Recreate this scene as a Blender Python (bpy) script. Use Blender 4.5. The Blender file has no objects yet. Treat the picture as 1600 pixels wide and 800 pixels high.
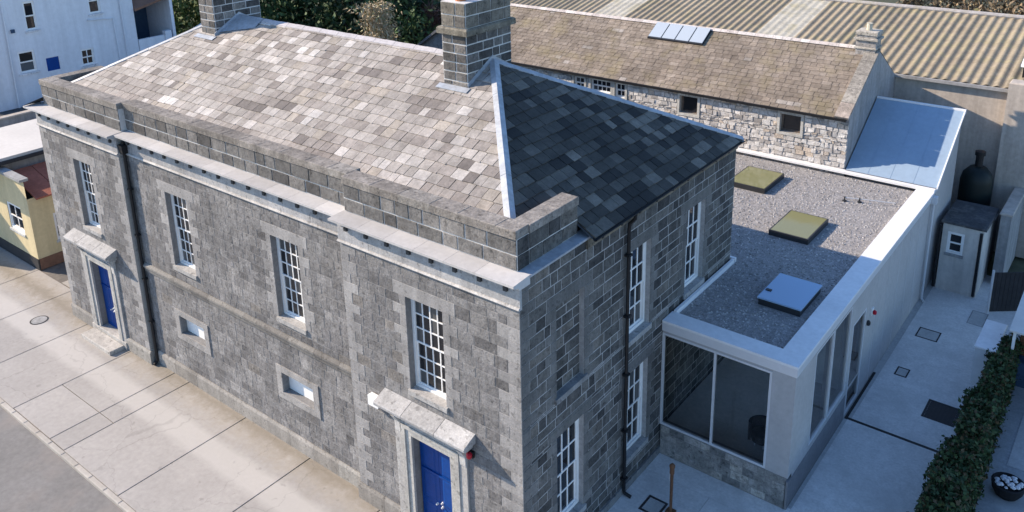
import bpy, math, random
from mathutils import Vector, Matrix

# ------------------------------------------------------------------ camera, sky, sun, exposure
scene = bpy.context.scene
R = math.radians
CAM = Vector((10.9732, -13.9933, 19.042))
cam_data = bpy.data.cameras.new("camera")
cam = bpy.data.objects.new("camera", cam_data)
scene.collection.objects.link(cam)
cam.location = CAM
cam.matrix_world = Matrix.Translation(CAM) @ (Matrix.Rotation(R(38.35), 4, 'Z') @ Matrix.Rotation(R(73.0), 4, 'X') @ Matrix.Rotation(R(-1.26), 4, 'Z'))
cam_data.sensor_width = 36.0
cam_data.lens = 1350.0 / 1600.0 * 36.0
cam_data.shift_y = -0.15
cam_data.clip_end = 2000
scene.camera = cam
scene.render.resolution_x, scene.render.resolution_y = 1024, 512

SUN = Vector((1.5, 0.54, -0.83)).normalized()          # the way the light travels
world = bpy.data.worlds.new("World"); scene.world = world; world.use_nodes = True
wn = world.node_tree
sky = wn.nodes.new('ShaderNodeTexSky'); sky.sky_type = 'NISHITA'; sky.sun_disc = False
sky.sun_elevation = math.asin(-SUN.z)
sky.sun_rotation = math.atan2(-SUN.x, -SUN.y)
sky.air_density = 1.0; sky.dust_density = 0.3; sky.ozone_density = 5.0
wn.links.new(sky.outputs[0], wn.nodes['Background'].inputs[0])
wn.nodes['Background'].inputs[1].default_value = 0.115
sd = bpy.data.lights.new("sun", 'SUN'); sd.energy = 3.6; sd.angle = R(0.5); sd.color = (1.0, 0.84, 0.66)
so = bpy.data.objects.new("sun", sd); scene.collection.objects.link(so)
so.rotation_euler = SUN.to_track_quat('-Z', 'Y').to_euler(); so.location = (-60, -25, 60)
scene.view_settings.view_transform = 'Standard'; scene.view_settings.look = 'None'
scene.view_settings.gamma = 1.0; scene.view_settings.use_curve_mapping = False
scene.view_settings.exposure = 1.30

# ------------------------------------------------------------------ helpers
rng = random.Random(11)
COL = scene.collection
U_ = rng.uniform

class MB:
    """collects faces with a colour each, builds one mesh object"""
    def __init__(s): s.v = []; s.f = []; s.c = []
    def add(s, vs, fs, col=(.5, .5, .5)):
        b = len(s.v); s.v += [tuple(v) for v in vs]
        for f in fs: s.f.append(tuple(b + i for i in f)); s.c.append(col)
        return s
    def box(s, x0, x1, y0, y1, z0, z1, col=(.5, .5, .5)):
        return s.add([(x0,y0,z0),(x1,y0,z0),(x1,y1,z0),(x0,y1,z0),(x0,y0,z1),(x1,y0,z1),(x1,y1,z1),(x0,y1,z1)],
              [(0,3,2,1),(4,5,6,7),(0,1,5,4),(1,2,6,5),(2,3,7,6),(3,0,4,7)], col)
    def bbox(s, x0, x1, y0, y1, z0, z1, b=.01, col=(.5,.5,.5)):
        """box with its top edges chamfered"""
        vs = [(x0,y0,z0),(x1,y0,z0),(x1,y1,z0),(x0,y1,z0),(x0,y0,z1-b),(x1,y0,z1-b),(x1,y1,z1-b),(x0,y1,z1-b),
              (x0+b,y0+b,z1),(x1-b,y0+b,z1),(x1-b,y1-b,z1),(x0+b,y1-b,z1)]
        return s.add(vs, [(0,3,2,1),(0,1,5,4),(1,2,6,5),(2,3,7,6),(3,0,4,7),(4,5,9,8),(5,6,10,9),(6,7,11,10),(7,4,8,11),(8,9,10,11)], col)
    def prism(s, poly, d, col=(.5,.5,.5)):
        n = len(poly); d = Vector(d); P = [Vector(p) for p in poly]
        vs = P + [p + d for p in P]
        return s.add(vs, [tuple(range(n))[::-1], tuple(range(n, 2*n))] + [(i,(i+1)%n,n+(i+1)%n,n+i) for i in range(n)], col)
    def tube(s, pts, rad, n=8, col=(.5,.5,.5), caps=True):
        pts = [Vector(p) for p in pts]; rings = []
        for i, p in enumerate(pts):
            t = (pts[min(i+1, len(pts)-1)] - pts[max(i-1, 0)]).normalized()
            a = t.orthogonal().normalized() if i == 0 else (pa - t * pa.dot(t)).normalized()
            pa = a; b = t.cross(a); r = rad[i] if isinstance(rad, (list, tuple)) else rad
            rings.append([p + (a * math.cos(k*2*math.pi/n) + b * math.sin(k*2*math.pi/n)) * r for k in range(n)])
        vs = [v for r_ in rings for v in r_]; fs = []
        for i in range(len(rings)-1):
            for k in range(n): fs.append((i*n+k, i*n+(k+1)%n, (i+1)*n+(k+1)%n, (i+1)*n+k))
        if caps: fs += [tuple(range(n))[::-1], tuple(range(len(vs)-n, len(vs)))]
        return s.add(vs, fs, col)
    def lathe(s, o, prof, n=16, col=(.5,.5,.5)):
        vs = []; fs = []
        for r, z in prof: vs += [(o[0]+r*math.cos(k*2*math.pi/n), o[1]+r*math.sin(k*2*math.pi/n), o[2]+z) for k in range(n)]
        for i in range(len(prof)-1):
            for k in range(n): fs.append((i*n+k, i*n+(k+1)%n, (i+1)*n+(k+1)%n, (i+1)*n+k))
        fs += [tuple(range(n))[::-1], tuple(range(len(vs)-n, len(vs)))]
        return s.add(vs, fs, col)
    def mesh(s, name, mat):
        me = bpy.data.meshes.new(name); me.from_pydata(s.v, [], s.f)
        at = me.color_attributes.new('tint', 'FLOAT_COLOR', 'CORNER')
        buf = []
        for f, c in zip(s.f, s.c): buf += [c[0], c[1], c[2], 1.0] * len(f)
        at.data.foreach_set('color', buf)
        me.materials.append(mat); me.update()
        return me
    def build(s, name, mat, parent=None, kind=None, smooth=False):
        me = s.mesh(name, mat)
        if smooth: me.polygons.foreach_set('use_smooth', [True]*len(me.polygons))
        return link(name, me, parent, kind)

def link(name, me, parent=None, kind=None):
    o = bpy.data.objects.new(name, me); COL.objects.link(o)
    if parent is not None: o.parent = parent
    if kind: o['kind'] = kind
    return o
def thing(name, label, cat, loc=(0,0,0), group=None):
    """an Empty at the origin of the thing; parts are built in world space and keep their place"""
    o = bpy.data.objects.new(name, None); COL.objects.link(o)
    o.empty_display_size = .3
    return tag(o, label, cat, group)
def tag(o, label, cat, group=None):
    o['label'] = label; o['category'] = cat
    if group: o['group'] = group
    return o

# ------------------------------------------------------------------ materials
def mat(name, col=None, var=.18, scales=(1.2, 9.0), rough=.85, bump=.3, bscale=40.0, metal=0.0, spec=.3, hue=None, streak=0.0, pits=0.0, sdir=(3.0,3.0,.22)):
    """col None -> the 'tint' attribute; colour is mottled by two noises in world space"""
    m = bpy.data.materials.new(name); m.use_nodes = True
    nt = m.node_tree; N = nt.nodes; L = nt.links; p = N['Principled BSDF']
    p.inputs['Roughness'].default_value = rough; p.inputs['Metallic'].default_value = metal
    p.inputs['Specular IOR Level'].default_value = spec
    geo = N.new('ShaderNodeNewGeometry')
    if col is None:
        at = N.new('ShaderNodeAttribute'); at.attribute_name = 'tint'; cur = at.outputs['Color']
    else:
        rgb = N.new('ShaderNodeRGB'); rgb.outputs[0].default_value = (*col, 1); cur = rgb.outputs[0]
    def noise(scale, detail=4, vec=None):
        n = N.new('ShaderNodeTexNoise'); n.inputs['Scale'].default_value = scale; n.inputs['Detail'].default_value = detail
        n.inputs['Roughness'].default_value = .62
        L.new(vec or geo.outputs['Position'], n.inputs['Vector']); return n
    def mul(cur, fac_sock, lo, hi):
        mr = N.new('ShaderNodeMapRange'); L.new(fac_sock, mr.inputs['Value'])
        mr.inputs['From Min'].default_value = .3; mr.inputs['From Max'].default_value = .7
        mr.inputs['To Min'].default_value = lo; mr.inputs['To Max'].default_value = hi
        mx = N.new('ShaderNodeMix'); mx.data_type = 'RGBA'; mx.blend_type = 'MULTIPLY'; mx.inputs['Factor'].default_value = 1
        L.new(cur, mx.inputs['A']); L.new(mr.outputs['Result'], mx.inputs['B']); return mx.outputs['Result']
    if var:
        for i, sc in enumerate(scales):
            cur = mul(cur, noise(sc).outputs['Fac'], 1-var, 1+var)
    if hue is not None:                      # patches of another colour: (colour, noise scale, amount)
        hc, hs, ha = hue
        n = noise(hs, 5); mr = N.new('ShaderNodeMapRange'); L.new(n.outputs['Fac'], mr.inputs['Value'])
        mr.inputs['From Min'].default_value = .5; mr.inputs['From Max'].default_value = .68; mr.inputs['To Max'].default_value = ha
        mx = N.new('ShaderNodeMix'); mx.data_type = 'RGBA'; L.new(mr.outputs['Result'], mx.inputs['Factor'])
        L.new(cur, mx.inputs['A']); mx.inputs['B'].default_value = (*hc, 1); cur = mx.outputs['Result']
    if streak:                               # dirt that has run down the surface
        mp = N.new('ShaderNodeMapping'); mp.inputs['Scale'].default_value = sdir; L.new(geo.outputs['Position'], mp.inputs['Vector'])
        cur = mul(cur, noise(1.0, 5, mp.outputs['Vector']).outputs['Fac'], 1-streak, 1+streak*.5)
    if pits:                                 # small dark pits and lichen specks
        n = noise(pits, 3); mr = N.new('ShaderNodeMapRange'); L.new(n.outputs['Fac'], mr.inputs['Value'])
        mr.inputs['From Min'].default_value = .56; mr.inputs['From Max'].default_value = .70
        mr.inputs['To Min'].default_value = 1.06; mr.inputs['To Max'].default_value = .50
        mx = N.new('ShaderNodeMix'); mx.data_type = 'RGBA'; mx.blend_type = 'MULTIPLY'; mx.inputs['Factor'].default_value = 1
        L.new(cur, mx.inputs['A']); L.new(mr.outputs['Result'], mx.inputs['B']); cur = mx.outputs['Result']
    L.new(cur, p.inputs['Base Color'])
    if bump:
        b = N.new('ShaderNodeBump'); b.inputs['Strength'].default_value = bump; b.inputs['Distance'].default_value = .02
        L.new(noise(bscale, 5).outputs['Fac'], b.inputs['Height']); L.new(b.outputs['Normal'], p.inputs['Normal'])
    return m

M_STONE  = mat('limestone', None, .24, (1.1, 5.5, 19.0), .92, 1.0, 13.0, hue=((.30,.275,.24), 1.7, .14), streak=.22, pits=8.0)
M_DRESS  = mat('dressed_limestone', None, .15, (1.1, 6.0, 20.0), .88, .5, 22.0, streak=.22, pits=6.0)
M_CORN = mat('clean_cornice_stone', None, .07, (1.2, 7.0), .85, .15, 25.0)
M_MORTAR_W = mat('white_pointing', (.56,.55,.535), .12, (2, 12), .95, .3, 30)
M_MORTAR = mat('lime_mortar', (.205,.201,.20), .15, (2, 12), .95, .4, 30)
M_MORTAR_L = mat('pale_mortar', (.35,.345,.34), .15, (2, 12), .95, .4, 30)
M_SLATE  = mat('roof_slate', None, .17, (.9, 4.0, 17.0), .72, .4, 22.0, spec=.35, streak=.22, sdir=(3.2,.35,.35))
M_LEAD   = mat('lead_sheet', (.36,.385,.42), .16, (1.5, 8), .5, .15, 6.0, metal=.15, spec=.5)
M_WHITE  = mat('white_paint', (.78,.78,.77), .04, (2, 9), .45, .05, 30)
M_BLUE   = mat('blue_paint', (.001,.045,.22), .10, (2, 9), .45, .05, 30, spec=.2)
M_BLACK  = mat('black_iron', (.012,.013,.015), .1, (2, 9), .45, .1, 30)
M_CONC   = mat('concrete', None, .09, (.7, 7.0), .9, .3, 30, hue=((.40,.34,.27), .55, .35))
M_ASPH   = mat('asphalt', (.20,.195,.19), .12, (.4, 6.0), .95, .5, 45, hue=((.27,.24,.22), .6, .5))
M_PATIO  = mat('patio_concrete', None, .09, (.35, 3.0, 12.0), .9, .15, 30, hue=((.44,.44,.43), .5, .55))
M_RENDER = mat('pale_render', (.40,.39,.39), .07, (.6, 6.0), .85, .1, 40, streak=.04)
M_COPING = mat('white_metal_coping', (.72,.72,.73), .06, (.8, 6), .5, .05, 20)
M_GRAVEL = mat('roof_gravel', None, .22, (6.0, 22.0), .95, 1.0, 26.0, hue=((.48,.46,.45), 11.0, .5))
M_FRAME  = mat('grey_aluminium', (.62,.63,.65), .03, (2, 9), .4, .02, 30, metal=.2)
M_DARKFR = mat('dark_kerb_metal', (.03,.032,.036), .1, (2, 9), .4, .05, 30)
M_RUBBLE = mat('rubble_limestone', None, .22, (4.0, 17.0), .95, 1.0, 20.0, hue=((.52,.46,.38), 2.5, .3))
M_BARNSL = mat('weathered_barn_slate', None, .2, (.5, 2.6, 9.0), .9, .5, 18.0, hue=((.24,.20,.11), .7, .55), streak=.2, sdir=(1.6,.3,.3))
M_CORR   = mat('lichened_fibre_cement', None, .16, (1.4, 7.0), .9, .4, 24.0, hue=((.33,.29,.15), 1.2, .45))
M_METAL  = mat('blue_grey_metal_roof', (.27,.36,.46), .05, (.8, 5), .45, .05, 12, metal=.1)
M_BEIGE  = mat('beige_render', (.44,.39,.34), .10, (.6, 6), .95, .3, 26, streak=.22)
M_GREYW  = mat('grey_render', (.30,.30,.30), .12, (.7, 6), .95, .3, 26, streak=.25)
M_HOUSE  = mat('white_house_render', (.66,.68,.72), .05, (.3, 4), .9, .15, 26, streak=.10)
M_YELL   = mat('yellow_render', (.60,.50,.30), .06, (.6, 6), .9, .15, 26, streak=.12)
M_TILE   = mat('red_roof_covering', (.32,.11,.07), .16, (1.5, 8), .85, .3, 20)
M_FELT   = mat('dark_felt', (.06,.062,.068), .25, (1.5, 8), .9, .3, 20, hue=((.16,.16,.15), 2.0, .5))
M_FLAT   = mat('white_membrane', (.55,.53,.50), .05, (.5, 5), .8, .1, 20)
M_BROWN  = mat('brown_roof', (.20,.11,.075), .15, (1.5, 8), .9, .3, 20)
M_NAVY   = mat('navy_paint_and_shade', (.03,.06,.11), .12, (.8, 6), .7, .1, 20)
M_WOOD   = mat('varnished_timber', (.13,.062,.032), .25, (3, 20), .5, .2, 30)
M_RED    = mat('red_plastic', (.42,.012,.03), .05, (3, 20), .35, .0, 30)
M_GREEN  = mat('green_plastic_tank', (.005,.011,.011), .12, (1, 8), .5, .1, 20)
M_BARK   = mat('bark', (.075,.055,.04), .3, (3, 15), .95, .8, 20)
M_LEAF   = mat('foliage', None, .25, (1.0, 8.0), .7, .0, 20)
M_SOIL   = mat('earth_and_rough_grass', (.07,.075,.045), .3, (.15, 2), .95, .5, 10, hue=((.13,.11,.07), .2, .7))
M_TERRA  = mat('terracotta', (.45,.16,.07), .15, (3, 15), .85, .2, 30)
M_FLOOR  = mat('interior_floor', (.44,.42,.40), .1, (2, 9), .5, .05, 30)
M_INT    = mat('interior_wall', (.62,.62,.60), .05, (2, 9), .9, .0, 30)
M_WELL   = mat('cream_light_shaft', (.62,.58,.22), .05, (2, 9), .9, .0, 30)
M_CHAR   = mat('charcoal_boards', (.035,.034,.037), .15, (2, 9), .7, .2, 30)
M_COBBLE = mat('pale_cobble', (.52,.52,.54), .15, (8, 30), .8, .3, 30)
M_FABRIC = mat('black_upholstery', (.012,.012,.014), .1, (3, 20), .8, .2, 60)

def glass(name, dark=None, rough=.02, tint=(.75,.82,.84)):
    m = bpy.data.materials.new(name); m.use_nodes = True
    nt = m.node_tree; N = nt.nodes; L = nt.links; p = N['Principled BSDF']
    if dark:
        p.inputs['Base Color'].default_value = (*dark, 1); p.inputs['Roughness'].default_value = rough
        p.inputs['Specular IOR Level'].default_value = .55
        return m
    out = N['Material Output']; N.remove(p)
    tr = N.new('ShaderNodeBsdfTransparent'); tr.inputs[0].default_value = (*tint, 1)
    gl = N.new('ShaderNodeBsdfGlossy'); gl.inputs['Roughness'].default_value = rough
    fr = N.new('ShaderNodeFresnel'); fr.inputs[0].default_value = 1.5
    mx = N.new('ShaderNodeMixShader'); L.new(fr.outputs[0], mx.inputs[0]); L.new(tr.outputs[0], mx.inputs[1]); L.new(gl.outputs[0], mx.inputs[2])
    L.new(mx.outputs[0], out.inputs['Surface'])
    return m
M_PANE  = glass('sash_pane', (.016,.018,.022))
M_PANE2 = glass('sash_pane_with_blind', (.085,.088,.09))
M_GLASS = glass('clear_glazing', None, .01, (.92,.95,.97))
M_SKYGL = glass('lit_yellow_painted_pane', (.20,.20,.095), .08)
M_OPAL2 = glass('pale_rooflight_glass', (.40,.45,.50), .3)  # plain pale blue-grey pane colour
M_OPAL  = glass('sky_tinted_rooflight_glass', (.30,.42,.58), .10)  # blue base colour stands in for the reflected sky

# ------------------------------------------------------------------ wall frames and stone laying
class Fr:
    """a vertical wall plane: u along it, z up, d out of it"""
    def __init__(s, o, u, n): s.o = Vector(o); s.u = Vector(u); s.n = Vector(n)
    def p(s, u, z, d=0.0): return s.o + s.u*u + s.n*d + Vector((0,0,z))
    def box(s, mb, u0, u1, z0, z1, d0, d1, col=(.5,.5,.5)):
        P = s.p
        vs = [P(u0,z0,d0),P(u1,z0,d0),P(u1,z0,d1),P(u0,z0,d1),P(u0,z1,d0),P(u1,z1,d0),P(u1,z1,d1),P(u0,z1,d1)]
        return mb.add(vs, [(0,3,2,1),(4,5,6,7),(0,1,5,4),(1,2,6,5),(2,3,7,6),(3,0,4,7)], col)
def front(y, x0=0): return Fr((x0, y, 0), (1,0,0), (0,-1,0))
def side(x, y0=0): return Fr((x, y0, 0), (0,1,0), (1,0,0))

def sight(vs):
    """rough size of a face as the camera sees it"""
    c = sum((Vector(v) for v in vs), Vector()) / len(vs)
    n = (Vector(vs[1])-Vector(vs[0])).cross(Vector(vs[2])-Vector(vs[1]))
    d = CAM - c
    return abs(n.dot(d.normalized())) / d.length_squared

class Pool:
    """pieces of one kind on one thing: the largest in view become objects, the rest one mesh per owner"""
    def __init__(s, name, mat, rest, limit=300): s.name = name; s.mat = mat; s.rest = rest; s.limit = limit; s.r = []
    def add(s, owner, vs, fs, col): s.r.append((sight([vs[i] for i in fs[-1]]), owner, vs, fs, col))
    def flush(s):
        s.r.sort(key=lambda t: -t[0]); left = {}
        for i, (a, owner, vs, fs, col) in enumerate(s.r):
            if i < s.limit: MB().add(vs, fs, col).build(s.name, s.mat, owner)
            else: left.setdefault(owner.name, (owner, MB()))[1].add(vs, fs, col)
        for owner, mb in left.values(): mb.build(s.rest, s.mat, owner, 'stuff')

BLOCK_F = [(0,1,5,4),(1,2,6,5),(2,3,7,6),(3,0,4,7),(4,5,6,7)]
def block(pool, owner, fr, u0, u1, z0, z1, d=.02, b=.012, j=.0, col=(.3,.3,.3), gap=.004, base=-.004):
    u0 += gap; u1 -= gap; z0 += gap; z1 -= gap
    if u1-u0 < .03 or z1-z0 < .03: return
    J = lambda: U_(-j, j)
    ring = [(u0+J(), z0+J()), (u1+J(), z0+J()), (u1+J(), z1+J()), (u0+J(), z1+J())]
    cu, cz = (u0+u1)/2, (z0+z1)/2
    bu = min(b, (u1-u0)*.3); bz = min(b, (z1-z0)*.3)
    vs = [fr.p(u, z, base) for u, z in ring]
    vs += [fr.p(u + (bu if u < cu else -bu), z + (bz if z < cz else -bz), d + U_(-.3,.3)*j) for u, z in ring]
    pool.add(owner, vs, BLOCK_F, col)

def rows(breaks, h):
    """course lines between fixed levels"""
    out = []
    for a, b in zip(breaks[:-1], breaks[1:]):
        n = max(1, round((b-a)/h)); w = [U_(.8,1.25) for _ in range(n)]; t = sum(w); z = a
        for k in w: out.append((z, z + (b-a)*k/t)); z += (b-a)*k/t
    return out
def minus(iv, cut):
    out = []
    for a, b in iv:
        for c, d in [cut]:
            if d <= a or c >= b: out.append((a, b)); continue
            if c > a: out.append((a, c))
            if d < b: out.append((d, b))
    return out
def shade(c, k=.12):
    f = 1 + U_(-k, k); return tuple(max(.01, x*f) for x in c)
def pick(pal): 
    r = rng.random() * sum(w for w, c in pal)
    for w, c in pal:
        r -= w
        if r <= 0: return shade(c, .10)
    return shade(pal[-1][1])

def lay(fr, owner, u0, u1, z0, z1, ops, stone, dress, pal, dpal, h=.30, wmin=.32, wmax=.72, quoins=(0, 0), extra=(), cuts=(), sg=.004, j=.004, pr=(.003,.009)):
    """coursed stones with toothed dressed jambs and quoins. ops: (u0,u1,z0,z1,jamb_short,jamb_long,lintel)"""
    br = {z0, z1}
    for o in ops:
        for z in (o[2], o[3], o[3] + o[6]):
            if z0 < z < z1: br.add(z)
    for c in cuts:
        for z in c[2:4]:
            if z0 < z < z1: br.add(z)
    br = sorted(br); br = [b for i, b in enumerate(br) if i == 0 or b - br[i-1] > .04]
    for i, (a, b) in enumerate(rows(br, h)):
        m = (a+b)/2; iv = [(u0, u1)]; D = []
        for c in cuts:
            if c[2] < m < c[3]: iv = minus(iv, c[:2])
        for o in ops:
            s, l, lin = o[4], o[5], o[6]
            if o[2] < m < o[3]:
                iv = minus(iv, o[:2])
                if s:
                    w = l if i % 2 else s
                    D += [(o[0]-w, o[0]), (o[1], o[1]+w)]
            elif lin and o[3] < m < o[3]+lin:
                D += [(o[0]-l*.9, o[1]+l*.9)]
        if quoins[0]: D.append((u0, u0 + (quoins[0] if i % 2 else quoins[0]*.55)))
        if quoins[1]: D.append((u1 - (quoins[1] if i % 2 else quoins[1]*.55), u1))
        for d in D:
            d = (max(d[0], u0), min(d[1], u1))
            ok = [d]
            for c in cuts:
                if c[2] < m < c[3]: ok = minus(ok, c[:2])
            for dd in ok: block(dress, owner, fr, dd[0], dd[1], a, b, .011, .006, .002, pick(dpal), .004)
            iv = minus(iv, d)
        for p, q in iv:
            u = p
            while q - u > 1e-3:
                w = U_(wmin, wmax)
                if q - u - w < wmin*.7: w = q - u
                block(stone, owner, fr, u, u+w, a, b, U_(*pr), .009, j, pick(pal), sg); u += w

def backing(mb, fr, u0, u1, z0, z1, ops, depth=.3, col=(.3,.3,.3)):
    us = sorted({u0, u1} | {o[i] for o in ops for i in (0,1)}); zs = sorted({z0, z1} | {min(max(o[i], z0), z1) for o in ops for i in (2,3)})
    for a, b in zip(us[:-1], us[1:]):
        for c, d in zip(zs[:-1], zs[1:]):
            m, n = (a+b)/2, (c+d)/2
            if any(o[0] < m < o[1] and o[2] < n < o[3] for o in ops): continue
            mb.add([fr.p(a,c), fr.p(b,c), fr.p(b,d), fr.p(a,d)], [(0,1,2,3)], col)
    for o in ops:
        a, b, c, d = o[:4]
        q = [(a,c),(b,c),(b,d),(a,d)]
        for k in range(4):
            (e, f), (g, h) = q[k], q[(k+1) % 4]
            mb.add([fr.p(e,f), fr.p(g,h), fr.p(g,h,-depth), fr.p(e,f,-depth)], [(0,1,2,3)], col)

def sash(owner, fr, u0, u1, z0, z1, cols, rws, depth=.2, bar=.035, frame=.07, name='window', sill=None, mat_f=None, pane_m=None):
    """sash window: frame mesh as the part, every pane and the sill under it"""
    mb = MB(); d = -depth; mid = (z0+z1)/2
    a, b, c, e = u0, u1, z0, z1
    fr.box(mb, a, a+frame, c, e, d-.05, d+.05); fr.box(mb, b-frame, b, c, e, d-.05, d+.05)
    fr.box(mb, a+frame, b-frame, c, c+frame*1.3, d-.05, d+.048); fr.box(mb, a+frame, b-frame, e-frame, e, d-.05, d+.048)
    half = rws // 2
    panes = []
    for k in range(2):
        lo, hi = (c+frame*1.3, mid) if k == 0 else (mid, e-frame)
        if rws < 2: 
            if k: break
            lo, hi = c+frame*1.3, e-frame
        dd = d - .03 if k == 0 else d + .015
        n = half if rws > 1 else 1
        A, B = a+frame, b-frame
        st = .045
        fr.box(mb, A, A+st, lo, hi, dd-.02, dd+.02); fr.box(mb, B-st, B, lo, hi, dd-.02, dd+.02)
        fr.box(mb, A+st, B-st, lo, lo+st, dd-.02, dd+.019); fr.box(mb, A+st, B-st, hi-st, hi, dd-.02, dd+.019)
        pw = (B-A-2*st)/cols; ph = (hi-lo-2*st)/n
        for i in range(1, cols): fr.box(mb, A+st+pw*i-bar/2, A+st+pw*i+bar/2, lo+st, hi-st, dd-.016, dd+.016)
        for i in range(1, n): fr.box(mb, A+st, B-st, lo+st+ph*i-bar/2, lo+st+ph*i+bar/2, dd-.015, dd+.014)
        for i in range(cols):
            for r in range(n): panes.append((A+st+pw*i, A+st+pw*(i+1), lo+st+ph*r, lo+st+ph*(r+1), dd-.006))
    w = mb.build(name, mat_f or M_WHITE, owner)
    for (p, q, r, s, dd) in panes:
        t = [U_(-.004,.004) for _ in range(3)]
        MB().add([fr.p(p,r,dd+t[0]), fr.p(q,r,dd+t[1]), fr.p(q,s,dd+t[2]), fr.p(p,s,dd+t[0]+t[2]-t[1])], [(0,1,2,3)]).build('pane', pane_m or (M_PANE2 if rng.random() < .16 else M_PANE), w)
    if sill:
        h, out, side_, col = sill; s = MB()
        P = fr.p
        vs = [P(u0-side_,z0-h,-depth-.06),P(u1+side_,z0-h,-depth-.06),P(u1+side_,z0-h,out),P(u0-side_,z0-h,out),
              P(u0-side_,z0+.04,-depth-.06),P(u1+side_,z0+.04,-depth-.06),P(u1+side_,z0+.006,out),P(u0-side_,z0+.006,out)]
        s.add(vs, [(0,3,2,1),(4,5,6,7),(0,1,5,4),(1,2,6,5),(2,3,7,6),(3,0,4,7)], col).build('sill', M_DRESS, w)
    return w

# ------------------------------------------------------------------ the setting
MB().add([(-400,-300,-.12),(400,-300,-.12),(400,600,-.12),(-400,600,-.12)], [(0,1,2,3)]).build('ground', M_SOIL, None, 'structure')
MB().add([(-120,-40,-.115),(60,-40,-.115),(60,-4.66,-.115),(-120,-4.66,-.115)], [(0,1,2,3)]).build('road', M_ASPH, None, 'structure')
# pavement in front: bedding with slabs as pieces
def pavement_material():
    m = mat('pavement_concrete', None, .08, (.5, 6.0), .9, .3, 30)
    nt = m.node_tree; N = nt.nodes; L = nt.links; p = N['Principled BSDF']
    cur = p.inputs['Base Color'].links[0].from_socket
    geo = [n for n in N if n.type == 'NEW_GEOMETRY'][0]
    sep = N.new('ShaderNodeSeparateXYZ'); L.new(geo.outputs['Position'], sep.inputs[0])
    nz = N.new('ShaderNodeTexNoise'); nz.inputs['Scale'].default_value = .9; nz.inputs['Detail'].default_value = 6; L.new(geo.outputs['Position'], nz.inputs['Vector'])
    def band(centre, half, soft, wob, amount, col, cur, ns=nz):
        a = N.new('ShaderNodeMath'); a.operation = 'MULTIPLY_ADD'; L.new(ns.outputs['Fac'], a.inputs[0]); a.inputs[1].default_value = wob; L.new(sep.outputs['Y'], a.inputs[2])
        b = N.new('ShaderNodeMath'); b.operation = 'SUBTRACT'; L.new(a.outputs[0], b.inputs[0]); b.inputs[1].default_value = centre + wob*.5
        c = N.new('ShaderNodeMath'); c.operation = 'ABSOLUTE'; L.new(b.outputs[0], c.inputs[0])
        r = N.new('ShaderNodeMapRange'); L.new(c.outputs[0], r.inputs['Value']); r.inputs['From Min'].default_value = half; r.inputs['From Max'].default_value = half+soft
        r.inputs['To Min'].default_value = amount; r.inputs['To Max'].default_value = 0
        x = N.new('ShaderNodeMix'); x.data_type = 'RGBA'; L.new(r.outputs[0], x.inputs['Factor']); L.new(cur, x.inputs['A']); x.inputs['B'].default_value = (*col, 1)
        return x.outputs['Result']
    n2 = N.new('ShaderNodeTexNoise'); n2.inputs['Scale'].default_value = 2.3; n2.inputs['Detail'].default_value = 8; n2.inputs['Roughness'].default_value = .7
    L.new(geo.outputs['Position'], n2.inputs['Vector'])
    cur = band(-1.55, .32, .28, .35, .62, (.50,.48,.455), cur)             # scoured pale strip worn along the walking line
    cur = band(.15, .10, 1.1, 1.7, .45, (.31,.255,.17), cur, n2)           # ochre algae stain by the wall foot
    cur = band(.05, .02, .45, 1.1, .45, (.14,.12,.09), cur, n2)
    vo = N.new('ShaderNodeTexVoronoi'); vo.feature = 'DISTANCE_TO_EDGE'; vo.inputs['Scale'].default_value = .30
    dn = N.new('ShaderNodeTexNoise'); dn.inputs['Scale'].default_value = 1.6; dn.inputs['Detail'].default_value = 6; L.new(geo.outputs['Position'], dn.inputs['Vector'])
    va = N.new('ShaderNodeVectorMath'); va.operation = 'MULTIPLY_ADD'; L.new(dn.outputs['Color'], va.inputs[0]); va.inputs[1].default_value = (.9,.9,0); L.new(geo.outputs['Position'], va.inputs[2])
    L.new(va.outputs[0], vo.inputs['Vector'])
    def dark(sock, lo, hi, k, cur):
        mr = N.new('ShaderNodeMapRange'); L.new(sock, mr.inputs['Value']); mr.inputs['From Min'].default_value = lo; mr.inputs['From Max'].default_value = hi
        mr.inputs['To Min'].default_value = k; mr.inputs['To Max'].default_value = 1
        mx = N.new('ShaderNodeMix'); mx.data_type = 'RGBA'; mx.blend_type = 'MULTIPLY'; mx.inputs['Factor'].default_value = 1
        L.new(cur, mx.inputs['A']); L.new(mr.outputs['Result'], mx.inputs['B']); return mx.outputs['Result']
    cur = dark(vo.outputs['Distance'], .002, .006, .86, cur)              # hairline cracks
    sp = N.new('ShaderNodeTexNoise'); sp.inputs['Scale'].default_value = 3.2; sp.inputs['Detail'].default_value = 2; L.new(geo.outputs['Position'], sp.inputs['Vector'])
    iv = N.new('ShaderNodeMath'); iv.operation = 'SUBTRACT'; iv.inputs[0].default_value = 1; L.new(sp.outputs['Fac'], iv.inputs[1])
    cur = dark(iv.outputs[0], .24, .32, .80, cur)                         # old oil and gum spots
    L.new(cur, p.inputs['Base Color'])
    return m
M_PAVE = pavement_material()
pv = MB().box(-60, 2.2, -4.48, 13, -.118, -.03, (.13,.12,.11)).build('pavement', M_CONC, None, 'structure')
jx = [-60,-47,-40,-36.4,-33,-29.6,-26.3,-22.9,-19.5,-15.78,-12.32,-8.88,-5.4,-1.9,2.2]
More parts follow.
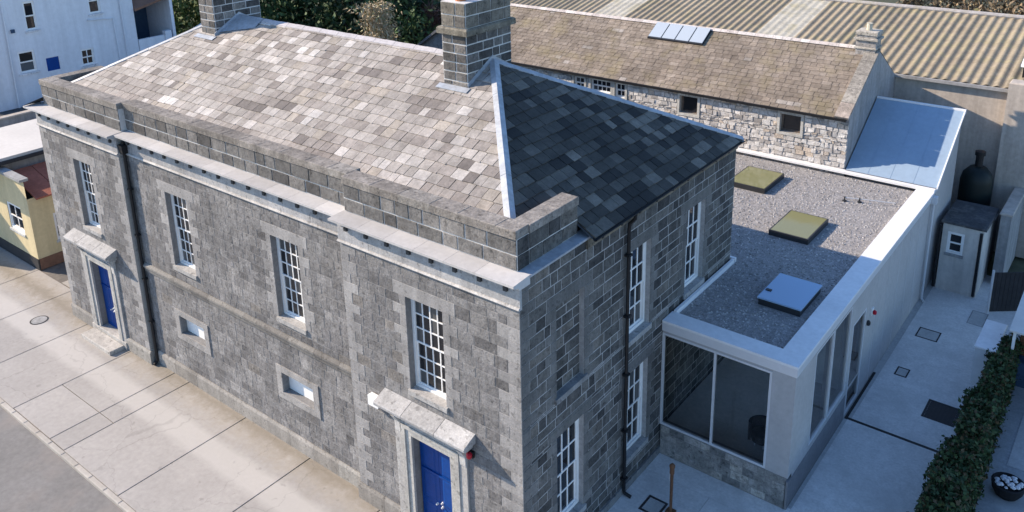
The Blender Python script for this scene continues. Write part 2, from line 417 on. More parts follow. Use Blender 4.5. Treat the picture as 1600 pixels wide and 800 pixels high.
for a, b in zip(jx[:-1], jx[1:]):
    c = shade((.355,.338,.322), .07); g = .016
    if a == -19.5:
        for (p, q, r, s) in [(a,-16.75,-4.48,-2.75),(-16.75,b,-4.48,-2.75),(a,-16.75,-2.75,0.9),(-16.75,b,-2.75,.9)]:
            MB().bbox(p+g, q-g, r+g, s-g, -.03, 0, .008, shade((.36,.343,.327), .06)).build('paving_slab', M_PAVE, pv)
    elif b <= -24:
        MB().bbox(a+g, b-g, -4.48, .95, -.03, 0, .008, c).build('paving_slab', M_PAVE, pv)
    else:
        MB().bbox(a+g, b-g, -4.48, 1.0, -.03, 0, .008, c).build('paving_slab', M_PAVE, pv)
kb = MB().box(-60, 2.2, -4.66, -4.49, -.118, -.04, (.35,.33,.30)).build('kerb', M_CONC, None, 'structure')
x = -60.0
while x < 2:
    MB().bbox(x+.006, x+.90, -4.655, -4.495, -.04, .012, .015, shade((.42,.395,.36), .08)).build('kerb_stone', M_CONC, kb); x += .906
MB().add([(-27.4,.98,.012),(-24.3,.98,.012),(-24.3,12,.012),(-27.4,12,.012)], [(0,1,2,3)], (.36,.34,.31)).build('side_passage', M_CONC, None, 'structure')
# yard on the right
yd = MB().box(0, 7.7, -4.4, 26, -.115, -.012, (.40,.40,.39)).build('yard', M_PATIO, None, 'structure')
for (a, b, c, d) in [(2.21,7.7,-4.4,6.2),(0.01,2.2,1.02,6.2),(0.01,4.32,6.2,7.2),(4.32,7.7,6.2,12.32),(4.42,7.7,12.44,26)]:
    MB().box(a+.004, b-.004, c+.004, d-.004, -.012, .004, shade((.61,.60,.585), .05)).build('yard_slab', M_PATIO, yd)
MB().box(7.7, 40, -4.4, 30, -.115, -.01, (.26,.27,.28)).build('neighbour_yard', M_PATIO, None, 'structure')

# ------------------------------------------------------------------ courthouse: the large stone building
BL, X1, X2 = -24.15, -18.0, -6.25          # left end, bay edges
RY = .24                                    # recess of the middle
BACK = 11.9
court = thing('stone_courthouse', 'large grey stone building with slate hipped roof, two blue doors and parapet', 'building')
PAL_F = [(5,(.174,.170,.169)),(3,(.194,.190,.188)),(2.4,(.154,.150,.150)),(1.5,(.220,.214,.210)),(.6,(.122,.119,.119)),(.4,(.186,.174,.162))]
PAL_S = [(4,(.092,.090,.086)),(3,(.118,.114,.108)),(3,(.066,.065,.065)),(2,(.045,.045,.046)),(1,(.14,.13,.118))]  # side faces: same stone, blackened, with some shade put into the colour
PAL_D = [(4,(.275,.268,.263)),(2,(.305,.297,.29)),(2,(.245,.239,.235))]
PAL_DS = [(4,(.14,.137,.132)),(2,(.16,.156,.15)),(2,(.12,.118,.115))]  # dressed stone of the side wall, shade put into the tint likewise
P_ST = Pool('stone', M_STONE, 'stonework', 300)
P_DR = Pool('dressed_stone', M_DRESS, 'dressed_stonework', 300)
FZ = 8.55                                   # underside of the frieze
WZ0, WZ1 = 4.82, 7.64
F0, F1, FS = front(0), front(RY), side(0)
def wop(c, w=1.3): return (c-w/2, c+w/2, WZ0, WZ1, .26, .5, .38)
C_L, C_R, CM1, CM2 = -21.0, -3.15, -15.0, -9.15
def door_cut(c): return (c-1.33, c+1.33, 0, 3.86)
def door_op(c): return (c-.74, c+.74, 0, 3.30)
pan = [(c-.78, c+.78, 2.0, 2.75) for c in (CM1-.1, CM2-.05)]
# wall bodies (mortar) with their openings
def wall(name, fr, u0, u1, z0, z1, ops, m=M_MORTAR, depth=.3):
    mb = MB(); backing(mb, fr, u0, u1, z0, z1, ops, depth); return mb.build(name, m, court)
w_l = wall('left_bay_wall', F0, BL, X1, 0, 9.15, [wop(C_L), door_op(C_L)])
w_r = wall('right_bay_wall', F0, X2, 0, 0, 9.15, [wop(C_R), door_op(C_R)])
w_c = wall('middle_wall', F1, X1, X2, 0, 9.15, [wop(CM1), wop(CM2)] + pan)
for x in (X1, X2): MB().add([(x,0,0),(x,RY,0),(x,RY,9.15),(x,0,9.15)], [(0,1,2,3)], (.36,.35,.33)).build('bay_return', M_DRESS, court)
mb = MB().add([(BL,0,0),(BL,BACK,0),(BL,BACK,9.3),(BL,0,9.3)], [(0,1,2,3)]).add([(BL,BACK,0),(0,BACK,0),(0,BACK,9.3),(BL,BACK,9.3)], [(0,1,2,3)])
mb.build('rear_wall', M_MORTAR, court)
SW = [(4.95,6.2,5.15,7.95),(8.45,9.72,5.1,7.95),(1.45,2.7,1.1,4.1),(4.95,6.2,1.1,4.0)]
BLIND = (1.45,2.7,5.2,7.95)
w_s = wall('side_wall', FS, 0, BACK, 0, 9.3, SW + [BLIND], M_MORTAR_L, .28)
# stones
PL = .56
lay(F0, w_l, BL, X1, PL, FZ, [wop(C_L)], P_ST, P_DR, PAL_F, PAL_D, quoins=(.62,.62), cuts=[door_cut(C_L)])
lay(F0, w_r, X2, 0, PL, FZ, [wop(C_R)], P_ST, P_DR, PAL_F, PAL_D, quoins=(.62,.72), cuts=[door_cut(C_R)])
pcut = [(p[0]-.26, p[1]+.26, p[2]-.25, p[3]+.22) for p in pan]
lay(F1, w_c, X1, X2, PL, FZ, [wop(CM1), wop(CM2)], P_ST, P_DR, PAL_F, PAL_D, cuts=pcut + [(X1, X2, 3.95, 4.30)])
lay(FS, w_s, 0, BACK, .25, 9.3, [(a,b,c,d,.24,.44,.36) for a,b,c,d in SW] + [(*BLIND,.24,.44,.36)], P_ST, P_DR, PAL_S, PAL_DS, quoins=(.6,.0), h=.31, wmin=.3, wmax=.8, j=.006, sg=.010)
# the filled-in window of the side wall
bl = MB(); FS.box(bl, BLIND[0], BLIND[1], BLIND[2], BLIND[3], -.3, -.14); bl = bl.build('blocked_window', M_MORTAR_L, court)
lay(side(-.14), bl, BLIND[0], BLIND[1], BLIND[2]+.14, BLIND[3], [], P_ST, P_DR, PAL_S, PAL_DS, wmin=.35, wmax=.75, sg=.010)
s = MB(); FS.box(s, BLIND[0]-.1, BLIND[1]+.1, BLIND[2]-.02, BLIND[2]+.13, -.14, .07, (.22,.22,.22)); s.build('sill', M_DRESS, bl)
# panel surrounds in the middle wall
for p, c in zip(pan, pcut):
    mb = MB(); d0, d1 = 0, .045
    F1.box(mb, c[0], c[1], p[3], c[3], d0, d1, (.30,.29,.28)); F1.box(mb, c[0], c[1], c[2], p[2], d0, d1, (.30,.29,.28))
    F1.box(mb, c[0], p[0], p[2], p[3], d0, d1, (.29,.28,.27)); F1.box(mb, p[1], c[1], p[2], p[3], d0, d1, (.29,.28,.27))
    sp = mb.build('panel_surround', M_DRESS, court)
    mb = MB(); F1.box(mb, p[0]+.003, p[1]-.003, p[2]+.003, p[3]-.003, -.30, -.22); mb.build('panel', M_WHITE, sp)
# plinth, string course
def run(name, x0, x1, y, prof, seg, pal, m=M_DRESS, owner=None, piece='course_stone'):
    """a moulding along x cut into stones; prof = (out, z) outline"""
    x = x0; first = None
    while x1 - x > 1e-3:
        w = U_(seg*.85, seg*1.15)
        if x1 - x - w < seg*.5: w = x1 - x
        o = MB().prism([(x+.004, y-d, z) for d, z in prof], (w-.008, 0, 0), pick(pal)).build(piece, m, owner or court); x += w
PAL_P = [(3,(.27,.255,.235)),(2,(.23,.215,.195)),(1,(.31,.295,.27))]
for x0, x1, y in [(BL, C_L-1.33, 0), (C_L+1.33, X1+.05, 0), (X1+.055, X2-.055, RY), (X2-.05, C_R-1.33, 0), (C_R+1.33, .05, 0)]:
    run('plinth', x0, x1, y, [(-.05,0),(.075,0),(.075,.47),(.03,.56),(-.05,.56)], 1.3, PAL_P, piece='plinth_stone')
mb = MB(); FS.box(mb, .051, BACK, 0, .26, -.05, .06, (.20,.20,.20)); mb.build('side_plinth', M_DRESS, court)
run('string', X1+.002, X2-.002, RY, [(-.05,3.97),(.05,3.97),(.07,4.1),(.11,4.14),(.11,4.22),(.03,4.30),(-.05,4.30)], 1.1, [(3,(.20,.19,.175)),(2,(.17,.16,.148))], piece='string_course_stone')
# frieze, brackets and cornice
PAL_C = [(3,(.45,.44,.435)),(2,(.48,.47,.465)),(1,(.41,.40,.395))]
for x0, x1, y in [(BL-.02, X1+.03, 0), (X1+.032, X2-.032, RY), (X2-.03, .03, 0)]:
    run('frieze', x0, x1, y, [(-.05,FZ+.07),(.03,FZ+.07),(.03,9.13),(-.05,9.13)], 1.25, [(3,(.36,.36,.36)),(2,(.32,.32,.325))], piece='frieze_stone')
    run('fillet', x0, x1, y, [(-.05,FZ),(.07,FZ),(.09,FZ+.03),(.06,FZ+.07),(-.05,FZ+.07)], 2.2, [(3,(.45,.44,.43)),(1,(.40,.39,.38))], piece='fillet_stone')
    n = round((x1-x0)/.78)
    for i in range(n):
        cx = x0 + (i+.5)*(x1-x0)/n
        MB().box(cx-.055, cx+.055, y-.10, y-.03, 8.97, 9.08, (.05,.05,.052)).build('bracket', M_CORN, court)  # near-black tint stands in for the bracket's shaded side
    L_ = x0 - .3 if x0 < BL else x0
    R_ = x1 + .06 if x1 > 0 else x1
    run('cornice', L_, R_, y, [(-.30,9.13),(.10,9.13),(.13,9.19),(.29,9.25),(.33,9.27),(.33,9.335),(-.30,9.37)], 1.05, PAL_C, m=M_CORN, piece='cornice_stone')
# cornice return along the side, lead covered
for y0, y1 in ((-.02, 1.0), (1.0, 2.0), (2.0, 2.74)):
    MB().prism([(-.3,y0+.302,9.30),(.10,y0+.302,9.30),(.10,y0+.302,9.355),(-.3,y0+.302,9.375)], (0, y1-y0-.006, 0)).build('lead_flashing', M_LEAD, court)
# parapet walls with coping
P_PA = Pool('parapet_stone', M_STONE, 'parapet_stonework', 300)
PAL_PA = [(3,(.155,.149,.142)),(2,(.128,.124,.119)),(2,(.185,.176,.166)),(1.6,(.085,.082,.080))]
def parapet(x0, x1, y0, y1, faces, cope_axis):
    body = MB().box(x0, x1, y0, y1, 9.36, 10.18).build('parapet', M_MORTAR_W, court)
    zr = [(9.37, 9.76), (9.76, 10.18)]
    for nm in faces:
        fr, a, b = {'f': (front(y0), x0, x1), 'r': (side(x1), y0, y1), 'l': (Fr((x0,0,0),(0,1,0),(-1,0,0)), y0, y1)}[nm]
        for k, (z0, z1) in enumerate(zr):
            u = a
            while b - u > 1e-3:
                w = U_(.45, .85)
                if b - u - w < .35: w = b - u
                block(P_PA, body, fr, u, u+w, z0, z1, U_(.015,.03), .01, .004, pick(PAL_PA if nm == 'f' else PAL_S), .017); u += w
    a, b = (x0, x1) if cope_axis == 'x' else (y0, y1)
    while b - a > 1e-3:
        w = U_(.8, 1.2)
        if b - a - w < .5: w = b - a
        c = pick([(3,(.225,.206,.186)),(2,(.195,.178,.16)),(1,(.26,.243,.22))]); dz = U_(-.001,.001)
        if cope_axis == 'x': MB().bbox(a+.0015, a+w-.0015, y0-.05, y1+.05, 10.18, 10.40+dz, .012, c).build('coping_stone', M_STONE, body)
        else: MB().bbox(x0-.05, x1+.05, a+.0015, a+w-.0015, 10.18, 10.395+dz, .012, c).build('coping_stone', M_STONE, body)
        a += w
parapet(BL+.24, X1-.02, .25, .70, 'fl', 'x')
parapet(X1-.019, X2+.019, .45, .87, 'f', 'x')
parapet(X2+.02, -.24, .25, .70, 'f', 'x')
parapet(-.67, -.245, .702, 2.75, 'r', 'y')
mb = MB(); FS2 = side(-.24); 
for z0, z1 in ((9.37,9.76),(9.76,10.18)): block(P_PA, court, FS2, .25, .70, z0, z1, .02, .01, .004, pick(PAL_S), .009)
parapet(BL+.24, BL+.67, .702, 2.75, 'l', 'y')

y = 2.78
while y < BACK-.3:
    w = U_(.7,1.1); w = BACK-y if BACK-y-w < .5 else w
    MB().prism([(-.02,y+.004,8.98),(.05,y+.004,8.98),(.07,y+.004,9.06),(.07,y+.004,9.27),(-.02,y+.004,9.27)], (0,w-.008,0), pick([(2,(.19,.165,.125)),(1,(.15,.135,.11))])).build('eaves_stone', M_STONE, court); y += w
g = MB(); g.tube([(-17.84,.13,9.05),(-17.84,.13,.25),(-17.84,.10,.12),(-17.80,-.05,.05)], .06, 8); dp = g.build('down_pipe', M_BLACK, court)
MB().prism([(-17.98,-.02,8.95),(-17.68,-.02,8.95),(-17.72,.02,8.62),(-17.94,.02,8.62)], (0,.22,0)).build('hopper', M_BLACK, dp)
for z in (7.2,5.4,3.6,1.8): MB().box(-17.92,-17.76,.06,.22,z,z+.06).build('pipe_collar', M_BLACK, dp)
# windows and doors of the courthouse
SILL = (.14, .07, .06, (.37,.36,.345))
for c, fr in ((C_L, F0), (C_R, F0), (CM1, F1), (CM2, F1)): sash(court, fr, c-.65, c+.65, WZ0, WZ1, 4, 6, .24, .036, .075, sill=SILL)
SILLS = (.16, .06, .08, (.30,.30,.30))
for a, b, c, d in SW: sash(court, FS, a, b, c, d, 3, 4, .2, .045, .10, sill=SILLS)

def door(c):
    fr = F0; lo = 0
    mb = MB()                                   # leaf with raised panels
    y = -.24
    fr.box(mb, c-.70, c-.006, .32, 3.22, y-.05, y); fr.box(mb, c+.006, c+.70, .32, 3.22, y-.05, y)
    d = mb.build('door', M_BLUE, court)
    for s in (-1, 1):
        for z0, z1 in ((.50,1.10),(1.22,2.12),(2.24,3.06)):
            m = MB(); a, b = sorted((c+s*.12, c+s*.60)); P = fr.p
            vs = [P(a,z0,y),P(b,z0,y),P(b,z1,y),P(a,z1,y),P(a+.05,z0+.05,y+.022),P(b-.05,z0+.05,y+.022),P(b-.05,z1-.05,y+.022),P(a+.05,z1-.05,y+.022)]
            m.add(vs, BLOCK_F).build('door_panel', M_BLUE, d)
    m = MB(); fr.box(m, c-.66, c+.66, 2.14, 2.20, y, y+.035); m.build('door_rail', M_BLUE, d)
    h = MB(); h.lathe((0,0,0), [(.0,0),(.035,.0),(.035,.03),(.02,.05),(.03,.075),(.0,.09)], 10)
    hm = h.mesh('handle', M_FRAME)
    for dx, z in ((-.10,1.18),(.10,1.30),(.10,1.16)):
        o = link('handle', hm, d); o.matrix_world = Matrix.Translation(fr.p(c+dx, z, y)) @ Matrix.Rotation(R(90), 4, 'X')
    a = MB()                                    # stone architrave in two steps, left open at the foot
    D = (.40,.39,.365)
    for s in (-1, 1):
        u = sorted((c+s*.72, c+s*.92)); fr.box(a, u[0], u[1], .16, 3.32, -.02, .06, D)
        u = sorted((c+s*.922, c+s*1.06)); fr.box(a, u[0], u[1], .16, 3.50, -.02, .10, D)
        u = sorted((c+s*1.062, c+s*1.33)); fr.box(a, u[0], u[1], .16, 3.86, -.02, .07, (.37,.36,.345))
    fr.box(a, c-.92, c+.92, 3.322, 3.50, -.02, .061, D); fr.box(a, c-1.06, c+1.06, 3.502, 3.62, -.02, .101, D)
    fr.box(a, c-1.06, c+1.06, 3.622, 3.86, -.02, .069, (.37,.36,.345))
    ar = a.build('architrave', M_DRESS, court)
    k = MB(); x0, x1 = c-1.70, c+1.62                 # weathered hood on a bed mould
    fr.box(k, x0+.22, x1-.22, 3.862, 3.98, 0, .16, (.44,.43,.41)); fr.box(k, x0+.1, x1-.1, 3.982, 4.148, 0, .30, (.37,.36,.345))
    hood = k.build('door_hood', M_DRESS, court)
    for p, q in ((x0, x0+1.05), (x0+1.06, x0+2.27), (x0+2.28, x1)):
        MB().prism([(p+.003,.0,4.15),(p+.003,-.47,4.15),(p+.003,-.48,4.23),(p+.003,-.45,4.26),(p+.003,.0,4.44)], (q-p-.006,0,0), pick([(2,(.36,.355,.35)),(1,(.40,.395,.39))])).build('hood_slab', M_DRESS, hood)
    for s in (-1, 1):
        m = MB(); u = c+s*1.2
        m.prism([(u-.1,.0,3.30),(u-.1,-.08,3.30),(u-.1,-.10,3.62),(u-.1,-.24,3.86),(u-.1,.0,3.86)], (.2,0,0), (.48,.47,.45)); m.build('console', M_DRESS, hood)
    st = MB()
    st.bbox(c-1.33, c+1.33, -.12, .30, 0, .315, .02, (.40,.385,.36)); st.build('threshold', M_DRESS, court)
    MB().bbox(c-1.15, c+1.15, -.72, -.122, 0, .16, .02, (.44,.42,.39)).build('door_step', M_DRESS, court)
door(C_L); door(C_R)
P_ST.flush(); P_DR.flush(); P_PA.flush()

# ------------------------------------------------------------------ the slate roof
EZ = 9.40; RZ = 12.57; AX, BX = -5.26, -18.85; RYD = 5.7; EX = .25; EXL = BL - .25; YF, YB = -.4, 11.8
roof = MB()
A, B = Vector((AX,RYD,RZ-.04)), Vector((BX,RYD,RZ-.04))
q = lambda x, y, z: Vector((x, y, z-.04))
fl, fr_, br, blk = q(EXL,YF,EZ), q(EX,YF,EZ), q(EX,YB,EZ), q(EXL,YB,EZ)
def cutx(P, Q, y): t = (y-P.y)/(Q.y-P.y); return P.lerp(Q, t)
y0 = .72
f1, f0 = cutx(fr_, A, y0), cutx(fl, B, y0)
roof.add([f0, f1, A, B], [(0,1,2,3)])
roof.add([Vector((f1.x, y0, f1.z)), Vector((-.62,y0,EZ+(.25+.62)*(RZ-EZ)/(EX-AX)-.04)), Vector((-.62,2.7,EZ+(.25+.62)*(RZ-EZ)/(EX-AX)-.04)), Vector((EX,2.7,EZ-.04)), br, A], [(0,1,2,3,4,5)])
roof.add([br, blk, B, A], [(0,1,2,3)]); roof.add([blk, fl, B], [(0,1,2)])
roof_o = roof.build('roof', M_FELT, court)
P_SL = Pool('slate', M_SLATE, 'slating', 300)
def clip(poly, a, b, c):
    """keep a*u+b*v+c >= 0"""
    out = []
    for i in range(len(poly)):
        p, q_ = poly[i], poly[(i+1) % len(poly)]
        dp, dq = a*p[0]+b*p[1]+c, a*q_[0]+b*q_[1]+c
        if dp >= 0: out.append(p)
        if dp*dq < 0:
            t = dp/(dp-dq); out.append((p[0]+(q_[0]-p[0])*t, p[1]+(q_[1]-p[1])*t))
    return out
def slates(pool, owner, O, Ud, Vd, poly, e, wr, pal, th=.022, lift=.012):
    """tilted slates in courses over a convex polygon given in (u,v)"""
    O, Ud, Vd = Vector(O), Vector(Ud).normalized(), Vector(Vd).normalized(); Nn = Ud.cross(Vd)
    if Nn.z < 0: Nn = -Nn
    vmin, vmax = min(p[1] for p in poly), max(p[1] for p in poly)
    cx = sum(p[0] for p in poly)/len(poly); cy = sum(p[1] for p in poly)/len(poly)
    halves = []
    for i in range(len(poly)):
        (x1, y1), (x2, y2) = poly[i], poly[(i+1) % len(poly)]
        a, b = y1-y2, x2-x1; c = -(a*x1+b*y1)
        if a*cx+b*cy+c < 0: a, b, c = -a, -b, -c
        halves.append((a, b, c))
    umin, umax = min(p[0] for p in poly), max(p[0] for p in poly)
    v = vmin; k = 0; last = None
    while v < vmax:
        u = umin - U_(0, wr[1])
        while u < umax:
            w = U_(*wr)
            g = U_(.006,.013); sl = U_(-.012,.012); r = [(u+g, v+U_(-.022,.012)), (u+w-g, v+U_(-.022,.012)), (u+w-g+sl, v+e*1.12), (u+g+sl, v+e*1.12)]
            for h in halves: r = clip(r, *h) if len(r) > 2 else r
            if len(r) > 2:
                ar = abs(sum(r[i][0]*r[(i+1)%len(r)][1]-r[(i+1)%len(r)][0]*r[i][1] for i in range(len(r))))/2
                if ar > .008:
                    if last is None or rng.random() > .28: last = pick(pal)
                    col = shade(last, .06); t1 = U_(0, .008); tl = U_(-.004,.004)
                    H = lambda p: lift + (th + t1) * max(0, 1-(p[1]-v)/(e*1.12)) + tl*(p[0]-u)/w
                    top = [O+Ud*p[0]+Vd*p[1]+Nn*H(p) for p in r]; bot = [O+Ud*p[0]+Vd*p[1]-Nn*.012 for p in r]
                    n = len(r)
                    pool.add(owner, bot+top, [(i,(i+1)%n,n+(i+1)%n,n+i) for i in range(n)] + [tuple(range(n,2*n))], col)
            u += w
        v += e; k += 1
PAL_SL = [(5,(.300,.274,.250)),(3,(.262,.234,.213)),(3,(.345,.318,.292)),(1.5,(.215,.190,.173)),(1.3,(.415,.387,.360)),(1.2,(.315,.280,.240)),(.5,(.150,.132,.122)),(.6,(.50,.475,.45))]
PAL_SR = [(4,(.058,.054,.047)),(3,(.042,.039,.034)),(2.4,(.100,.093,.081)),(2.2,(.019,.018,.017)),(1.6,(.150,.138,.118))]  # right slope: same slates, its shade put into darker colours
tf = Vector((0, RYD-YF, RZ-EZ)); L1 = tf.length
vy = lambda y: (y-YF)/(RYD-YF)*L1
hx = lambda y: EX + (AX-EX)*(y-YF)/(RYD-YF)
hl = lambda y: EXL + (BX-EXL)*(y-YF)/(RYD-YF)
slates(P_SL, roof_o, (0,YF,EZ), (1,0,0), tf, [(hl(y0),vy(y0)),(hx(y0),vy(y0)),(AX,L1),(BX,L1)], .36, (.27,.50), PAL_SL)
ts = Vector((AX-EX, 0, RZ-EZ)); L2 = ts.length
vx = lambda x: (x-EX)/(AX-EX)*L2
ym = 2.76
# right slope: the part behind the parapet return, then the open part; together the whole triangle
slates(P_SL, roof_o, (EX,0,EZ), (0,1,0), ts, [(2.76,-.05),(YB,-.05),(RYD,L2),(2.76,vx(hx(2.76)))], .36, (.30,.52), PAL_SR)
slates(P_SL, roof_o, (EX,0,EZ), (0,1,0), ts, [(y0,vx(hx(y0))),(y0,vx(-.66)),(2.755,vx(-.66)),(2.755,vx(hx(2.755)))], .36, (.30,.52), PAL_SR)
P_SL.flush()
# lead on hips and ridge
def capping(P, Q, w, name, nrm1, nrm2, lift=.05, seg=1.6, m=M_LEAD):
    P, Q = Vector(P), Vector(Q); d = (Q-P); n = max(1, round(d.length/seg)); d /= n
    t = d.normalized()
    a = (Vector(nrm1).cross(t)).normalized(); b = (Vector(nrm2).cross(t)).normalized()
    if a.z > 0: a = -a
    if b.z > 0: b = -b
    up = Vector((0,0,lift))
    for i in range(n):
        s0, s1 = P+d*i+t*.004, P+d*(i+1)-t*.004
        h = Vector((0,0,.006*(i%2)))
        o = MB().add([s0+a*w+up+h, s0+up*1.5+h, s0+b*w+up+h, s1+a*w+up+h, s1+up*1.5+h, s1+b*w+up+h, s0+a*w-up, s0+b*w-up, s1+a*w-up, s1+b*w-up],
                [(0,1,4,3),(1,2,5,4),(0,3,8,6),(2,7,9,5),(0,6,7,2,1),(3,4,5,9,8)]).build(name, m, roof_o)
NF = Vector((0,-(RZ-EZ),RYD-YF)).normalized(); NR = Vector((RZ-EZ,0,EX-AX)).normalized(); NB = Vector((0,RZ-EZ,RYD-YF)).normalized(); NL = Vector((-(RZ-EZ),0,EX-AX)).normalized()
hp = Vector((hx(.95),.95,EZ+(.95-YF)*(RZ-EZ)/(RYD-YF)))
capping(hp, (AX,RYD,RZ), .155, 'hip_lead', NF, NR)
capping((EX,YB,EZ), (AX,RYD,RZ), .14, 'hip_lead', NR, NB)
hq = Vector((hl(.95),.95,EZ+(.95-YF)*(RZ-EZ)/(RYD-YF)))
capping(hq, (BX,RYD,RZ), .10, 'hip_lead', NF, NL)
capping((BX+.02,RYD,RZ+.01), (AX-.02,RYD,RZ+.01), .17, 'ridge_tile', NF, NB, seg=.46, m=mat('ridge_tile_grey', (.40,.385,.40), .12, (2,9), .8, .2, 20))
# valley gutter sheet peeping out behind the parapet
MB().box(-12.9, -10.5, .98, 1.06, 10.16, 10.28).build('lead_flashing', M_LEAD, roof_o)
# eaves gutter and down pipe
g = MB(); n = 8
prof = [(EX+.06+.07*math.cos(math.pi+k*math.pi/n), EZ-.02+.075*math.sin(math.pi+k*math.pi/n)) for k in range(n+1)]
prof += [(x*.92+(EX+.06)*.08, z) for x, z in prof[::-1]]
g.prism([(x, 2.72, z) for x, z in prof], (0, YB-2.72+.05, 0)); g.build('gutter', M_BLACK, court)
g = MB(); g.tube([(EX+.05,4.75,EZ-.08),(EX+.05,4.75,EZ-.22),(.13,4.75,EZ-.42),(.11,4.75,EZ-.6),(.11,4.75,.22),(.13,4.75,.12),(.34,4.78,.05)], .055, 8)
dp = g.build('down_pipe', M_BLACK, court)
for z in (8.0, 6.1, 4.2, 2.3, .6): MB().box(.03,.19,4.66,4.84,z,z+.07).build('pipe_collar', M_BLACK, dp)
k = MB()
for y in [3.2+i*.95 for i in range(9)]: MB().box(.03,.24,y,y+.06,9.18,9.30).build('gutter_bracket', M_BLACK, court)

def chimney(x0, x1, y0, y1, zb, zt, pal, potcol):
    c = MB().box(x0, x1, y0, y1, zb-1.6, zt).build('chimney', M_MORTAR_W, court)
    P = Pool('chimney_stone', M_STONE, 'chimney_stonework', 200)
    zr = []; z = zt
    while z > zb-1.5: zr.append((z-.285, z)); z -= .285
    for fr, a, b in ((front(y0), x0, x1), (side(x1), y0, y1), (Fr((x0,0,0),(0,1,0),(-1,0,0)), y0, y1)):
        for i, (p, q) in enumerate(zr):
            u = a
            while b - u > 1e-3:
                w = U_(.3,.75)
                if b-u-w < .28: w = b-u
                block(P, c, fr, u, u+w, p, q, U_(.016,.03), .012, .004, pick(pal), .017); u += w
    P.flush()
    MB().bbox(x0-.12, x1+.12, y0-.12, y1+.12, zt, zt+.2, .04, (.17,.155,.125)).build('chimney_band', M_STONE, c)
    cp_ = MB().box(x0, x1, y0, y1, zt+.2, zt+.95).build('chimney_cap', M_MORTAR_W, c)
    P = Pool('cap_stone', M_STONE, 'cap_stonework', 100)
    for fr, a, b in ((front(y0), x0, x1), (side(x1), y0, y1)):
        for p, q in ((zt+.2, zt+.57), (zt+.57, zt+.95)):
            u = a
            while b - u > 1e-3:
                w = U_(.4,.7); w = b-u if b-u-w < .3 else w
                block(P, cp_, fr, u, u+w, p, q, .025, .012, .004, pick([(2,(.17,.155,.13)),(1,(.12,.112,.10))]), .014); u += w
    P.flush()
    for i in range(3):
        y = y0 + (y1-y0)*(i+.5)/3
        MB().lathe(((x0+x1)/2, y, zt+.95), [(.16,0),(.15,.1),(.13,.5),(.17,.52),(.17,.6),(.11,.6),(.10,.2)], 12).build('chimney_pot', M_TERRA, c)
    return c
PAL_CH = [(3,(.115,.11,.105)),(3,(.15,.142,.135)),(2,(.075,.072,.07)),(1,(.21,.195,.18))]
ch1 = chimney(-6.30, -5.35, 4.55, 6.65, 11.9, 13.55, PAL_CH, 0)
ch2 = chimney(-19.15, -18.2, 4.62, 6.72, 11.9, 13.7, PAL_CH, 0)
for c, xr in ((ch1, -5.35), (ch2, -18.2)):
    xl = xr-.95
    def rz(y): return EZ + ((y-YF) if y < RYD else (2*RYD-YF-y))*(RZ-EZ)/(RYD-YF)
    # stepped lead apron round the foot
    MB().prism([(xl-.14,4.50,rz(4.50)+.03),(xr+.14,4.50,rz(4.50)+.03),(xr+.14,4.30,rz(4.30)+.05),(xl-.14,4.30,rz(4.30)+.05)], (0,0,.02)).build('lead_flashing', M_LEAD, c)
    MB().prism([(xr+.012,4.52,rz(4.52)+.02),(xr+.012,RYD,rz(RYD)+.03),(xr+.012,RYD,rz(RYD)+.19),(xr+.012,4.52,rz(4.52)+.16)], (.025,0,0)).build('lead_flashing', M_LEAD, c)
    MB().prism([(xr+.012,RYD,rz(RYD)+.03),(xr+.012,6.7,rz(6.7)+.02),(xr+.012,6.7,rz(6.7)+.16),(xr+.012,RYD,rz(RYD)+.19)], (.025,0,0)).build('lead_flashing', M_LEAD, c)
# lead saddle on the ridge beside the far chimney
MB().add([(-18.2,RYD,RZ+.10),(-16.6,RYD,RZ+.10),(-16.6,5.25,RZ-.19),(-18.2,4.7,RZ-.45),(-16.6,6.15,RZ-.19),(-18.2,6.7,RZ-.45)], [(0,1,2,3),(1,0,5,4)]).build('lead_saddle', M_LEAD, roof_o)
# fittings on the wall
t = thing('alarm_box', 'white alarm box with red side on the hood end of the near blue door', 'alarm box')
MB().bbox(-5.38,-4.98,-.20,-.028,3.78,4.12,.03).build('housing', M_WHITE, t)
MB().box(-4.978,-4.86,-.15,-.03,3.80,4.0).build('lens', M_RED, t)
t = thing('alarm_sounder', 'small red sounder under the right end of the near door hood', 'alarm box')
MB().box(-1.75,-1.56,-.10,-.028,3.72,3.90).build('back_plate', M_BLACK, t)
MB().lathe((-1.655,-.14,3.73), [(.06,0),(.08,.03),(.08,.13),(.05,.16)], 10).build('lens', M_RED, t)

# ------------------------------------------------------------------ flat-roofed extension
ext = thing('glazed_extension', 'modern flat-roofed extension with large corner window and grey gravel roof', 'extension')
EX1, EY0, EY1, EZT = 4.2, 7.05, 22.3, 4.90
GL = (3.52, )                                # right edge of the front glazing
